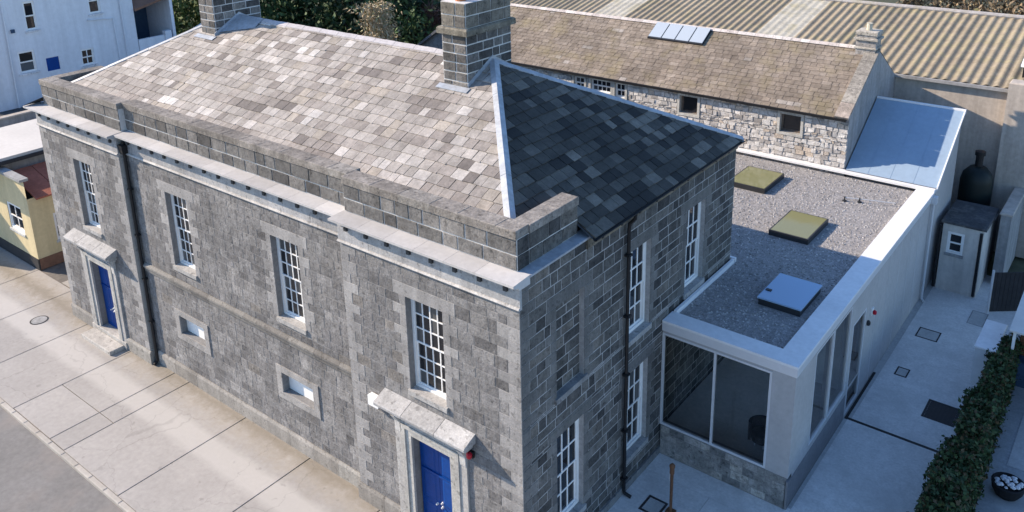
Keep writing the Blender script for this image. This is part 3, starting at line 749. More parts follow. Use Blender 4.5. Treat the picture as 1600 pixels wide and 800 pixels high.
# front wall: plinth of stones, white pier, head
FE, FX = front(EY0), side(EX1)
mb = MB(); FE.box(mb, .05, EX1-.05, 0, 1.10, -.32, -.02); pl = mb.build('plinth', M_MORTAR, ext)
P_E = Pool('plinth_stone', M_STONE, 'plinth_stonework', 300)
lay(front(EY0+.02), pl, .06, EX1-.06, .02, 1.08, [], P_E, P_E, [(3,(.22,.215,.205)),(2,(.28,.27,.255)),(2,(.15,.148,.145)),(1,(.33,.31,.28))], PAL_D, h=.27, wmin=.3, wmax=.6)
P_E.flush()
mb = MB(); FE.box(mb, 3.52, EX1, 1.12, 4.52, -.3, 0); mb.build('corner_pier', M_RENDER, ext)
mb = MB(); FE.box(mb, 0.02, 3.518, 4.42, 4.52, -.3, -.03); mb.build('window_head', M_RENDER, ext)
mb = MB(); backing(mb, FX, EY0+.302, EY1+.2, 0.0, 4.52, [(8.72,10.30,1.18,4.40),(10.36,12.05,1.18,4.40),(12.35,13.75,.06,3.55)], .22)
mb.build('side_wall', M_RENDER, ext)
mb = MB(); FX.box(mb, EY0+.02, 12.2, 0, .98, -.1, .012); mb.build('side_plinth', mat('grey_plinth', (.20,.20,.21), .1, (2,9), .9, .2, 30), ext)
for y in (14.9, 16.3, 17.7, 19.1, 20.5): 
    mb = MB(); FX.box(mb, y, y+.02, .02, 4.5, 0, .006); mb.build('panel_joint', M_FRAME, ext)
mb = MB().box(-8, EX1-.02, 22.1, EY1, 0, 4.6).box(-8, -.02, 12.0, 12.1, 0, 4.5); 
MB().box(-8, EX1-.02, 22.1, EY1, 0, 4.6).build('rear_wall', M_RENDER, ext)
# fascia and coping
for nm, b in (('fascia', (0.02, EX1+.03, EY0-.03, EY0+.2, 4.52, 4.80)), ('fascia', (EX1-.2, EX1+.03, EY0+.202, EY1, 4.521, 4.80))):
    MB().box(*b).build(nm, M_FRAME, ext)
MB().prism([(.03,EY0-.05,4.80),(EX1+.05,EY0-.05,4.80),(EX1+.05,EY0-.05,4.88),(.03,EY0-.05,4.88)], (0,.66,0)).build('coping', M_COPING, ext)
MB().box(3.56, EX1+.05, EY0+.614, 14.0, 4.80, 4.881).build('coping', M_COPING, ext)
MB().box(3.56, EX1+.05, 14.004, EY1+.02, 4.80, 4.88).build('coping', M_COPING, ext)
MB().box(.075, .17, EY0+.614, 11.9, 4.70, 4.93).build('upstand', M_COPING, ext)
MB().box(-.3, .17, 11.95, 12.06, 4.70, 4.93).build('upstand', M_COPING, ext)
MB().box(-9, EX1+.05, EY1-.26, EY1+.06, 4.885, 4.97).build('coping', M_COPING, ext)
# gravel roof deck: sheets around the rooflights
SKY = [(1.92,3.26,9.78,11.62),(.25,1.72,14.72,16.90),(-3.0,-1.36,18.25,20.40)]
mb = MB(); D = (.25,.24,.235)
def deck(mb, x0, x1, y0, y1, holes):
    xs = sorted({x0,x1}|{v for h in holes for v in h[:2] if x0 < v < x1}); ys = sorted({y0,y1}|{v for h in holes for v in h[2:] if y0 < v < y1})
    for a, b in zip(xs[:-1], xs[1:]):
        for c, d in zip(ys[:-1], ys[1:]):
            m, n = (a+b)/2, (c+d)/2
            if any(h[0] < m < h[1] and h[2] < n < h[3] for h in holes): continue
            mb.add([(a,c,4.77),(b,c,4.77),(b,d,4.77),(a,d,4.77)], [(0,1,2,3)], D)
deck(mb, .17, 3.56, EY0+.61, 11.95, SKY[:1]); deck(mb, -9, 3.56, 11.951, EY1-.26, SKY[1:])
dk = mb.build('gravel_deck', M_GRAVEL, ext)
mb = MB()                                    # loose pebbles over the gravel
for _ in range(9000):
    x, y = U_(-5, 3.52), U_(7.7, 22.0)
    if (y < 12 and x < .2) or any(h[0]-.1 < x < h[1]+.1 and h[2]-.1 < y < h[3]+.1 for h in SKY): continue
    r = U_(.02,.05); z = 4.768; k = U_(.15,.5); t = U_(0,6)
    c, s_ = math.cos(t)*r, math.sin(t)*r
    mb.add([(x+c,y+s_,z),(x-s_,y+c,z),(x-c,y-s_,z),(x+s_,y-c,z),(x,y,z+r*.9)], [(0,1,4),(1,2,4),(2,3,4),(3,0,4)], (k,k*.96,k*.93))
mb.build('pebbles', M_RUBBLE, ext, 'stuff')
for i, (a, b, c, d) in enumerate(SKY):
    lab = ['flat rooflight nearest the courthouse windows, lying in shade', 'yellow-lit rooflight in the middle of the gravel roof', 'yellow-lit rooflight half hidden behind the courthouse corner'][i]
    t = thing('rooflight', lab, 'rooflight', group='rooflights on the extension')
    zt = 4.98
    for nm, bx in (('kerb',(a,b,c,c+.07)),('kerb',(a,b,d-.07,d)),('kerb',(a,a+.07,c+.071,d-.071)),('kerb',(b-.07,b,c+.071,d-.071))):
        MB().box(*bx, 4.6, zt).build(nm, M_DARKFR, t)
    cx, cy = (a+b)/2, (c+d)/2
    if i == 0:
        MB().prism([(a-.03,c-.03,zt+.01),(b+.03,c-.03,zt+.01),(b+.03,d+.03,zt+.01),(a-.03,d+.03,zt+.01)], (0,0,.05)).build('pane', M_OPAL, t)
        MB().box(a+.02,a+.2,c+.5,c+.62,zt+.061,zt+.09).build('hinge', M_DARKFR, t)
    else:                                    # four opaque facets, the lit interior's yellow put into their colour
        ap = (cx, cy, zt+.009); cr = [(a+.05,c+.05,zt+.005),(b-.05,c+.05,zt+.005),(b-.05,d-.05,zt+.005),(a+.05,d-.05,zt+.005)]
        for k in range(4): MB().add([cr[k], cr[(k+1)%4], ap], [(0,1,2)]).build('pane', M_SKYGL, t)
        MB().box(a+.075, b-.075, c+.075, d-.075, 4.7, zt-.02).build('blind', M_WELL, t)
# inside of the extension
MB().box(.05, EX1-.05, EY0+.3, 22.0, .9, 1.0).build('floor', M_FLOOR, ext)
MB().box(.25, EX1-.3, 12.3, 12.4, 1.0, 4.4).build('partition', M_INT, ext)
MB().box(.05, EX1-.24, EY0+.3, 12.3, 4.44, 4.5).build('ceiling', M_INT, ext)
# glazing
def glazed(owner, fr, u0, u1, z0, z1, n, d, fw=.055, name='window', m=M_FRAME):
    mb = MB(); w = (u1-u0)/n
    fr.box(mb, u0, u1, z0, z0+fw, d-.05, d+.05); fr.box(mb, u0, u1, z1-fw, z1, d-.05, d+.05)
    for i in range(n+1):
        c = min(max(u0+w*i, u0+fw/2), u1-fw/2); fr.box(mb, c-fw/2, c+fw/2, z0+fw, z1-fw, d-.049, d+.049)
    o = mb.build(name, m, owner)
    for i in range(n):
        mb = MB(); a, b = u0+w*i+fw*.4, u0+w*(i+1)-fw*.4
        mb.add([fr.p(a,z0+fw*.6,d), fr.p(b,z0+fw*.6,d), fr.p(b,z1-fw*.6,d), fr.p(a,z1-fw*.6,d)], [(0,1,2,3)]).build('pane', M_GLASS, o)
    return o
glazed(ext, FE, .02, 3.515, 1.12, 4.42, 2, -.06, .07)
glazed(ext, FX, 8.72, 10.30, 1.18, 4.40, 1, -.05); glazed(ext, FX, 10.36, 12.05, 1.18, 4.40, 1, -.05)
glazed(ext, FX, 12.35, 13.75, .06, 3.55, 1, -.05, .07, 'glass_door', M_FRAME)
t = thing('tub_chair', 'black rounded tub chair behind the glass of the extension', 'chair')
mb = MB(); N_ = 14
for k in range(N_):
    a0, a1 = R(-30+240*k/N_), R(-30+240*(k+1)/N_)
    pr = [(2.95+.42*math.cos(a), 8.15+.42*math.sin(a)) for a in (a0,a1)] + [(2.95+.32*math.cos(a), 8.15+.32*math.sin(a)) for a in (a1,a0)]
    mb.prism([(x,y,1.15) for x,y in pr], (0,0,.62))
mb.build('back', M_FABRIC, t); MB().lathe((2.95,8.15,1.2), [(.31,0),(.33,.1),(.31,.24),(.2,.27)], 16).build('seat', M_FABRIC, t)
for k in range(4): MB().tube([(2.95+.2*math.cos(k*1.57+.7),8.15+.2*math.sin(k*1.57+.7),1.0),(2.95+.2*math.cos(k*1.57+.7),8.15+.2*math.sin(k*1.57+.7),1.2)], .02, 6).build('leg', M_FRAME, t)
# alarm on the white wall, roof safety line, floor drains
t = thing('wall_sounder', 'small red sounder on the pale side wall of the extension', 'alarm box')
MB().box(4.201,4.25,14.35,14.55,2.95,3.20).build('back_plate', M_WHITE, t); MB().lathe((4.30,14.45,2.98), [(.05,0),(.07,.02),(.07,.12),(.03,.15)], 10).build('lens', M_RED, t)
t = thing('wall_lamp', 'small dark bulkhead lamp below the red sounder on the pale wall', 'lamp')
MB().lathe((4.24,14.0,2.75), [(.05,0),(.075,.05),(.075,.14),(.04,.18)], 10).build('body', M_DARKFR, t); MB().box(4.201,4.24,13.95,14.05,2.80,2.90).build('bracket', M_DARKFR, t)
t = thing('safety_line', 'thin safety line on two short posts over the gravel roof', 'safety rail')
for x, y in ((1.52,19.4),(2.05,19.6)): MB().lathe((x,y,4.77), [(.09,0),(.09,.05),(.03,.06),(.03,.2)], 8).build('post', M_DARKFR, t)
MB().tube([(1.52,19.4,4.93),(2.05,19.6,4.93),(3.3,20.04,4.9)], .018, 6).build('cable', M_FRAME, t)
def drain(name, label, x0, x1, y0, y1, m, fw=.05, grid=0, cat='drain cover', rot=0):
    t = thing(name, label, cat)
    z = .006
    for b in ((x0,x1,y0,y0+fw),(x0,x1,y1-fw,y1),(x0,x0+fw,y0+fw+.001,y1-fw-.001),(x1-fw,x1,y0+fw+.001,y1-fw-.001)): MB().box(*b, .0, z+.008).build('frame', m, t)
    if grid:
        n = grid
        for k in range(n):
            xx = x0+fw+(x1-x0-2*fw)*(k+.5)/n; MB().box(xx-.03, xx+.03, y0+fw+.002, y1-fw-.002, 0, z+.004).build('bar', M_CHAR, t)
        MB().box(x0+fw+.003, x1-fw-.003, y0+fw+.003, y1-fw-.003, 0, .0055).build('pit', M_BLACK, t)
    else: MB().box(x0+fw+.01, x1-fw-.01, y0+fw+.01, y1-fw-.01, 0, z+.003, (.40,.40,.39)).build('lid', M_PATIO, t)
drain('drain_cover', 'recessed paved drain cover by the timber post', .72, 1.35, 4.55, 5.25, M_CHAR, .07)
drain('drain_cover', 'small square drain cover halfway up the shaded yard', 4.85, 5.28, 15.9, 16.5, M_CHAR, .05)
drain('drain_cover', 'double drain cover far up the shaded yard', 4.80, 5.60, 19.0, 19.8, M_CHAR, .05)
drain('drain_cover', 'faint drain cover in front of the grey outbuilding', 6.2, 6.8, 21.2, 22.4, M_GREYW, .04)
drain('floor_grating', 'large dark square grating in the yard beside the hedge', 6.25, 7.28, 13.95, 15.1, M_CHAR, .08, 7, 'grating')
ch = thing('slot_drain', 'long black slot drain crossing the yard to the hedge', 'drain')
MB().box(4.22,4.31,12.32,15.6,-.02,.009).build('channel', M_BLACK, ch); MB().box(4.22,7.6,12.33,12.43,-.02,.0095).build('channel', M_BLACK, ch)
t = thing('manhole', 'oval iron manhole cover in the pavement before the far blue door', 'manhole')
MB().lathe((-24.9,-1.15,.0), [(.36,0),(.36,.012),(.31,.012),(.31,.006)], 22).build('rim', M_CHAR, t); MB().lathe((-24.9,-1.15,.0), [(.305,0),(.305,.014),(.05,.016)], 22).build('lid', M_GREYW, t)
t = thing('timber_post', 'slender brown timber post standing in the yard corner', 'post')
MB().tube([(1.55,5.0,0),(1.55,5.0,1.35)], [.045,.05], 8).build('shaft', M_WOOD, t); MB().lathe((1.55,5.0,1.35), [(.05,0),(.07,.03),(.07,.22),(.085,.24),(.085,.30),(.03,.36)], 10).build('cap', M_WOOD, t)
MB().box(1.49,1.50,4.97,5.03,1.1,1.35).build('plate', M_WHITE, t)
MB().box(1.42,1.68,4.88,5.12,0,.05).build('base_plate', M_WOOD, t)

# ------------------------------------------------------------------ rubble barn behind
barn = thing('rubble_barn', 'long rubble stone barn with weathered brown slate roof behind the extension', 'barn')
BX0, BX1, BY, BE, BR, BRY = -20.6, .55, 22.4, 7.42, 9.55, 26.0
FB = front(BY)
bw = [(-2.45,-1.5,6.15,7.0),(-7.45,-6.5,6.15,7.02),(-12.55,-11.35,6.38,7.08),(-13.6,-12.95,6.35,7.05),(-11.1,-10.5,6.30,7.08)]
mb = MB(); backing(mb, FB, BX0, BX1, 0, BE, bw, .25); w_b = mb.build('front_wall', M_MORTAR_L, barn)
mb = MB().add([(BX1,BY,0),(BX1,2*BRY-BY,0),(BX1,2*BRY-BY,BE),(BX1,BRY,BR-.05),(BX1,BY,BE)], [(0,1,2,3,4)]); mb.build('gable_wall', M_GREYW, barn)
mb = MB().add([(BX0,BY,0),(BX0,2*BRY-BY,0),(BX0,2*BRY-BY,BE),(BX0,BRY,BR-.05),(BX0,BY,BE)], [(0,1,2,3,4)]).add([(BX0,2*BRY-BY,0),(BX1,2*BRY-BY,0),(BX1,2*BRY-BY,BE),(BX0,2*BRY-BY,BE)], [(0,1,2,3)])
mb.build('rear_wall', M_GREYW, barn)
P_RB = Pool('rubble_stone', M_RUBBLE, 'rubble', 300)
PAL_R = [(3,(.48,.46,.44)),(3,(.54,.52,.50)),(2,(.40,.38,.365)),(1.5,(.60,.58,.555)),(1,(.49,.42,.35)),(.6,(.28,.265,.255))]
lay(FB, w_b, BX0, BX1, 4.0, BE-.3, [(a,b,c,d,0,0,0) for a,b,c,d in bw], P_RB, P_RB, PAL_R, PAL_D, h=.20, wmin=.13, wmax=.42, j=.034, sg=.008, pr=(.02,.06), cuts=[(a-.14,b+.14,c-.14,d+.12) for a,b,c,d in bw])
P_RB.flush()
mb = MB(); FB.box(mb, BX0, BX1, BE-.3, BE, -.01, .025); mb.build('eaves_band', M_GREYW, barn)  # grey render band, its tone partly standing in for the eave's shadow
for i, (a, b, c, d) in enumerate(bw):
    mb = MB(); k = .12
    for q_ in ((a-k,b+k,d,d+k),(a-k,b+k,c-k,c),(a-k,a,c,d),(b,b+k,c,d)): FB.box(mb, *q_, -.02, .07, (.44,.43,.40))
    mb.build('window_surround', M_DRESS, barn)
    if i < 2: sash(barn, FB, a, b, c, d, 1, 1, .2, .03, .03, mat_f=mat('rotten_timber_%d' % i, (.16,.13,.11), .2, (3,12), .9, .2, 20))
    else: sash(barn, FB, a, b, c, d, 4 if i == 2 else 2, 2, .1, .03, .04)
mb = MB(); s = (BR-BE)/(BRY-BY)
mb.add([(BX0,BY-.2,BE-.2*s),(BX1,BY-.2,BE-.2*s),(BX1,BRY,BR),(BX0,BRY,BR)], [(0,1,2,3)]); mb.add([(BX0,BRY,BR),(BX1,BRY,BR),(BX1,2*BRY-BY+.2,BE-.2*s),(BX0,2*BRY-BY+.2,BE-.2*s)], [(0,1,2,3)])
mb.add([(BX0,BY-.2,BE-.2*s-.03),(BX1,BY-.2,BE-.2*s-.03),(BX1,BY,BE-.03),(BX0,BY,BE-.03)], [(0,1,2,3)])
br_ = mb.build('roof', M_FELT, barn)
P_BS = Pool('slate', M_BARNSL, 'slating', 300)
tb = Vector((0, BRY-BY+.2, BR-BE+.2*s))
PAL_B = [(4,(.225,.188,.152)),(3,(.215,.178,.143)),(2,(.24,.203,.168)),(1,(.20,.165,.133)),(.25,(.29,.26,.23))]
slates(P_BS, br_, (0,BY-.2,BE-.2*s), (1,0,0), tb, [(BX0,-.04),(BX1-.55,-.04),(BX1-.55,tb.length),(BX0,tb.length)], .26, (.26,.5), PAL_B, .015, .008)
P_BS.flush()
nb = Vector((0,-(BR-BE),BRY-BY)).normalized()
v = Vector((0,BRY-BY+.25,BR-BE+.25*s)); 
for i in range(5):
    P0 = Vector((BX1-.56,BY-.25,BE-.25*s)) + v*i/5 + nb*.01
    MB().prism([P0, P0+Vector((.6,0,0)), P0+Vector((.6,0,0))+v*.196, P0+v*.196], nb*.12, pick([(2,(.27,.25,.22)),(1,(.34,.29,.25))])).build('verge_stone', M_STONE, barn)
x = BX0
while x < BX1-.6:
    MB().prism([(x+.005,BRY-.17,BR-.02),(x+.005,BRY,BR+.10),(x+.005,BRY+.17,BR-.02)], (.44,0,0), pick([(2,(.50,.45,.42)),(1,(.56,.52,.49))])).build('ridge_tile', M_DRESS, br_); x += .45
MB().box(BX0, BX1-.05, BY-.33, BY-.21, BE-.22, BE-.12).build('gutter', M_BLACK, barn)
c = MB().box(-.42,.45,25.6,26.4,8.9,10.25,(.30,.28,.26)).build('chimney', M_STONE, barn)
for z0, z1, k in ((9.62,9.70,.05),(10.02,10.12,.09),(10.25,10.42,.04)): MB().bbox(-.42-k,.45+k,25.6-k,26.4+k,z0,z1,.02,(.38,.35,.30)).build('chimney_band', M_STONE, c)
MB().lathe((.0,26.0,10.42), [(.13,0),(.12,.3),(.15,.32),(.09,.33)], 10).build('chimney_pot', mat('pale_pot', (.50,.46,.36), .1, (3,9), .9, .1, 20), c)
sk = MB(); u0, u1 = -10.7, -7.6
P = lambda u, y, h=0: Vector((u, y, BE+(y-BY)*s+h))
sk.prism([P(u0,24.9,.02),P(u1,24.9,.02),P(u1,25.9,.02),P(u0,25.9,.02)], nb*.10); sk = sk.build('rooflight', M_DARKFR, barn)
for k in range(4):
    a = u0+.03+(u1-u0)*k/4; b = u0-.03+(u1-u0)*(k+1)/4
    MB().prism([P(a,24.92,.13),P(b,24.92,.13),P(b,25.88,.13),P(a,25.88,.13)], nb*.03).build('pane', M_OPAL2, sk)

# ------------------------------------------------------------------ metal lean-to beside the barn gable
lt = thing('metal_lean_to', 'lean-to with smooth blue grey metal roof against the barn gable', 'lean-to')
LX0, LX1, LY0, LY1, LZ0, LZ1 = .60, 4.25, 22.5, 26.15, 5.02, 7.25
MB().box(LX0, LX1-.05, LY0+.05, LY1, 0, 4.9).prism([(LX0,LY0+.05,4.9),(LX0,LY1,4.9),(LX0,LY1,LZ1-.1),(LX0,LY0+.05,LZ0-.06)], (LX1-LX0-.05,0,0)).build('wall', M_RENDER, lt)
nl = Vector((0,-(LZ1-LZ0),LY1-LY0)).normalized(); w = (LX1-LX0)/4
for k in range(4):
    a, b = LX0+w*k, LX0+w*(k+1)
    MB().prism([(a+.002,LY0-.12,LZ0-.07),(b-.002,LY0-.12,LZ0-.07),(b-.002,LY1,LZ1),(a+.002,LY1,LZ1)], nl*.03).build('roof_sheet', M_METAL, lt)
    MB().prism([(b-.012,LY0-.12,LZ0-.04),(b+.012,LY0-.12,LZ0-.04),(b+.012,LY1,LZ1+.03),(b-.012,LY1,LZ1+.03)], nl*.012).build('seam', M_METAL, lt)
MB().prism([(LX1+.012,LY0-.14,LZ0-.12),(LX1+.012,LY1,LZ1-.05),(LX1+.012,LY1,LZ1+.09),(LX1+.012,LY0-.14,LZ0+.02)], (.05,0,0)).build('verge_trim', M_COPING, lt)
MB().box(LX0, LX1+.06, LY1, LY1+.12, LZ1-.1, LZ1+.1).build('top_flashing', M_COPING, lt)
MB().box(LX0, LX1+.05, LY0-.20, LY0-.125, LZ0-.16, LZ0-.05).build('gutter', M_FRAME, lt)
t = thing('rainwater_pipe', 'pale rainwater pipe at the far end of the extension wall', 'pipe')
MB().tube([(4.30,22.0,4.6),(4.30,22.0,.1),(4.42,21.9,.04)], .05, 8).build('pipe', M_FRAME, t); MB().box(4.21,4.42,21.85,22.15,4.45,4.75).build('hopper', M_FRAME, t)

# ------------------------------------------------------------------ corrugated shed
shed = thing('corrugated_shed', 'long farm shed with yellow-lichened corrugated roof behind the barn', 'shed')
SY0, SY1, SZ0, SZ1, SX0, SX1 = 29.3, 37.6, 7.82, 9.42, -27.0, 7.4
def corr(x0, x1, per, y0, y1, z0, z1, col, amp=.06):
    mb = MB(); n = max(1, round((x1-x0)/per)); st = 8; vs = []; fs = []
    for i in range(n*st+1):
        x = x0 + (x1-x0)*i/(n*st); h = amp*math.sin(2*math.pi*i/st) 
        vs += [(x, y0, z0+h), (x, y1, z1+h)]
    fs = [(2*i, 2*i+2, 2*i+3, 2*i+1) for i in range(n*st)]
    return mb.add(vs, fs, col)
x = SX0; k = 0
while x < SX1-.1:
    w = 2.15
    lightc = (-6.9 < x+w/2 < -5.3) or (-18.8 < x+w/2 < -17.0)
    col = (.40,.38,.32) if lightc else pick([(3,(.27,.228,.165)),(2,(.235,.20,.145)),(1,(.30,.26,.20))])
    corr(x, min(x+w, SX1), .43, SY0-.15, SY1, SZ0-.03, SZ1, col, .012 if lightc else .036).build('roof_sheet', M_CORR, shed, smooth=False); x += w
corr(SX0, SX1, .43, SY1+8, SY1, SZ0, SZ1-.02, (.28,.25,.19)).build('rear_roof', M_CORR, shed)
MB().tube([(SX0,SY1,SZ1+.05),(SX1,SY1,SZ1+.05)], .13, 8, (.36,.34,.33)).build('ridge_capping', M_CORR, shed)
MB().box(SX0, 5.45, SY0, SY0+.25, 0, SZ0-.12).build('front_wall', M_BEIGE, shed)
MB().box(SX1-.3, SX1, SY0, SY1+8, 0, SZ0-.2).build('end_wall', M_BEIGE, shed)
MB().box(SX0, SX1, SY0-.28, SY0-.13, SZ0-.20, SZ0-.06).build('gutter', M_GREYW, shed)
MB().bbox(5.45, 7.4, SY0-.6, SY0+.2, 0, SZ0+.35, .05).build('end_pier', M_BEIGE, shed)
t = thing('roof_vent', 'small white roof vent with dark mouth at the right end of the shed', 'vent')
MB().box(5.7,6.5,30.4,31.0,8.0,8.55).build('mouth', M_BLACK, t); MB().prism([(5.6,30.3,8.56),(6.6,30.3,8.56),(6.6,31.1,8.85),(5.6,31.1,8.85)], (0,0,.06)).build('hood', M_WHITE, t)

# ------------------------------------------------------------------ yard things at the right
ob = thing('grey_outbuilding', 'small grey rendered outbuilding with flat dark roof and white window', 'outbuilding')
FO = front(23.5)
mb = MB(); backing(mb, FO, 4.5, 6.05, 0, 3.1, [(4.72,5.36,1.75,2.75)], .15)
mb.add([(6.05,23.5,0),(6.05,26,0),(6.05,26,3.1),(6.05,23.5,3.1)], [(0,1,2,3)]).add([(4.5,23.5,0),(4.5,26,0),(4.5,26,3.1),(4.5,23.5,3.1)], [(0,1,2,3)])
mb.build('wall', mat('pale_outhouse_render', (.58,.55,.51), .08, (.8,6), .9, .2, 26, streak=.2), ob); MB().bbox(4.42,6.15,23.42,26.1,3.1,3.22,.03).build('roof', M_FELT, ob)
sash(ob, FO, 4.72, 5.36, 1.75, 2.75, 1, 2, .06, .03, .07, sill=(.1,.06,.05,(.3,.3,.3)))
for x in (4.42, 5.98): MB().tube([(x,23.4,3.0),(x,23.4,.1)], .06, 8).build('drain_pipe', M_BLACK, ob)
tk = thing('oil_tank', 'dark green bottle-shaped oil tank in the shadow behind the outbuilding', 'tank')
MB().lathe((4.92,27.4,2.0), [(.5,0),(.66,.15),(.68,.5),(.68,1.8),(.6,2.15),(.35,2.45),(.2,2.5)], 20).build('body', M_GREEN, tk, smooth=True)
MB().lathe((4.92,27.4,4.5), [(.16,0),(.16,.5),(.22,.52),(.22,.7),(.1,.74)], 12).build('neck', M_BLACK, tk)
MB().box(4.4,5.9,26.6,28.2,0,2.1).build('stand', M_GREYW, tk)
t = thing('yard_wall', 'grey rendered boundary wall running back beside the outbuilding', 'wall')
MB().box(6.35,6.75,25.2,28.6,0,3.3).build('panel', M_GREYW, t); MB().bbox(6.3,6.8,25.15,28.65,3.3,3.4,.03).build('coping', M_BEIGE, t)
wb = thing('white_pier', 'thick low white wall end at the top of the hedge', 'wall')
MB().box(7.15,7.78,17.1,19.2,0,1.38).build('body', mat('white_pier_paint', (.62,.64,.66), .05, (1,6), .8, .1, 30), wb); MB().bbox(7.11,7.82,17.06,19.24,1.38,1.46,.02).build('coping', M_COPING, wb)
gt = thing('board_gate', 'charcoal boarded gate standing half open at the back of the yard', 'gate')
ga, gb = Vector((6.72,22.5,0)), Vector((8.5,23.9,0)); gd = (gb-ga); gn = Vector((gd.y,-gd.x,0)).normalized()
for k in range(13):
    p0 = ga+gd*(k/13+.003); p1 = ga+gd*((k+1)/13-.003)
    MB().prism([p0+Vector((0,0,.08)), p1+Vector((0,0,.08)), p1+Vector((0,0,1.85)), p0+Vector((0,0,1.85))], gn*.03).build('board', M_CHAR, gt)
for z in (.3, 1.5): MB().prism([ga+Vector((0,0,z)), gb+Vector((0,0,z)), gb+Vector((0,0,z+.1)), ga+Vector((0,0,z+.1))], -gn*.04).build('rail', M_CHAR, gt)
MB().tube([ga, ga+Vector((0,0,1.95))], .05, 8).build('post', M_FRAME, gt)
cp = thing('garden_lean_to', 'open timber lean-to with pale sunlit roof beyond the hedge', 'lean-to')
MB().prism([(8.08,17.2,2.30),(12,17.2,2.30),(12,21.5,2.75),(8.08,21.5,2.75)], (0,0,.06)).build('roof', M_FLAT, cp)
for x in (8.2, 11.6): MB().box(x,x+.09,17.35,17.44,0,2.3).build('post', M_WHITE, cp)
for k in range(16): MB().box(8.35+k*.22,8.35+k*.22+.21,18.3,18.34,.1,2.35).build('board', M_WOOD, cp)
MB().box(8.3,11.9,17.7,18.25,0,.95).build('bench', M_NAVY, cp)
t = thing('stone_pot', 'dark round pot heaped with pale cobbles beyond the hedge', 'pot')
MB().lathe((9.22,11.6,0), [(.3,0),(.42,.2),(.46,.42),(.42,.44),(.38,.36)], 20).build('pot', M_FABRIC, t)
for k in range(34):
    a = U_(0,6.28); r_ = .36*math.sqrt(rng.random()); rr = U_(.05,.085)
    MB().lathe((9.22+r_*math.cos(a), 11.6+r_*math.sin(a), .42+(.36-r_)*.3), [(rr*.5,-rr*.5),(rr,0),(rr*.6,rr*.55),(rr*.1,rr*.7)], 6).build('cobble', M_COBBLE, t)
MB().add([(9.0,13.0,.0),(14,13.0,.0),(14,16.2,.0),(9.0,16.2,.0)], [(0,1,2,3)], (.36,.36,.36)).build('neighbour_path', M_PATIO, None, 'structure')

# ------------------------------------------------------------------ houses at the left
wh = thing('white_house', 'tall white rendered house in shade behind the courthouse, top left', 'house')
HX = -42.0; FH = side(HX)
hw = [(7.45,8.1,8.85,10.55),(11.25,11.98,9.2,10.8),(6.68,7.62,6.42,7.72),(8.2,8.95,6.25,7.05),(10.3,11.1,6.1,7.15)]
mb = MB(); backing(mb, FH, 4.75, 14.05, 0, 12.6, hw, .18); mb.build('east_wall', M_HOUSE, wh)
MB().add([(HX,4.75,0),(HX-10,4.75,0),(HX-10,4.75,12.6),(HX,4.75,12.6)], [(0,1,2,3)]).build('south_wall', M_HOUSE, wh)
MB().add([(HX,14.05,0),(HX-10,14.05,0),(HX-10,14.05,12.6),(HX,14.05,12.6)], [(0,1,2,3)]).build('north_wall', M_HOUSE, wh)
MB().prism([(HX+.2,4.6,12.6),(HX-5,4.6,15.4),(HX-10.3,4.6,12.6)], (0,9.6,0)).build('roof', M_FELT, wh)
for i, (a, b, c, d) in enumerate(hw):
    if i == 3:
        mb = MB(); FH.box(mb, a, b, c, d, -.12, -.04); mb.build('shutter', M_BLUE, wh)
    else: sash(wh, FH, a, b, c, d, 2 if i == 4 else 1, 2, .1, .05, .06, sill=(.1,.1,.1,(.6,.6,.62)))
MB().tube([(HX+.1,13.2,11.8),(HX+.1,13.2,4)], .05, 6).build('waste_pipe', M_HOUSE, wh); MB().tube([(HX+.1,11.0,8.9),(HX+.1,12.6,8.75),(HX+.1,12.7,5)], .045, 6).build('waste_pipe', M_HOUSE, wh)
MB().tube([(HX+.1,6.3,11),(HX+.1,6.2,4)], .05, 6).build('waste_pipe', M_HOUSE, wh)
MB().box(HX,HX+.12,6.55,6.75,8.9,9.1).build('vent', M_NAVY, wh)
an = thing('house_annex', 'low white annex with brown sloping roof and dark open side beside the white house', 'annex')
MB().box(HX-.2, HX, 14.1, 16.3, 0, 7.05).build('low_wall', M_HOUSE, an)
MB().box(HX-3.2, HX-3.0, 14.1, 17.5, 0, 10).build('back_wall', M_NAVY, an); MB().box(HX-3.1, HX+.05, 16.55, 16.75, 0, 9.4).build('side_wall', M_HOUSE, an)  # navy of the back wall carries the shade of the open recess
MB().box(HX-.25, HX+.1, 15.95, 16.4, 0, 7.3).build('pier', M_HOUSE, an)
MB().prism([(HX+.2,14.06,8.95),(HX+.2,16.8,9.55),(HX-3.3,16.8,10.6),(HX-3.3,14.06,10.0)], (0,0,.14)).build('roof', M_BROWN, an)
t = thing('white_shed', 'small white shed with sunlit lean-to roof beside the shaded annex', 'shed')
MB().box(-41.3,-37.6,17.0,19.5,0,6.6).build('wall', M_HOUSE, t); MB().prism([(-41.5,16.8,6.8),(-37.4,16.8,6.6),(-37.4,19.7,7.6),(-41.5,19.7,7.8)], (0,0,.1)).build('roof', M_FLAT, t)
fb = thing('white_roofed_block', 'flat white-roofed building between the yellow house and white house', 'building')
MB().box(-37.0,-32.2,1.2,11.5,0,4.7).build('wall', M_GREYW, fb); MB().box(-37.1,-32.0,-.4,11.6,4.86,5.02).build('roof', M_FLAT, fb); MB().box(-37.05,-31.9,-.3,11.6,4.70,4.855).build('fascia', M_GREYW, fb)
MB().box(-31.99,-31.85,-.4,11.6,4.72,4.88).build('gutter', M_CHAR, fb)
db = thing('dark_roofed_block', 'dark flat-roofed block with grey parapet below the white house', 'building')
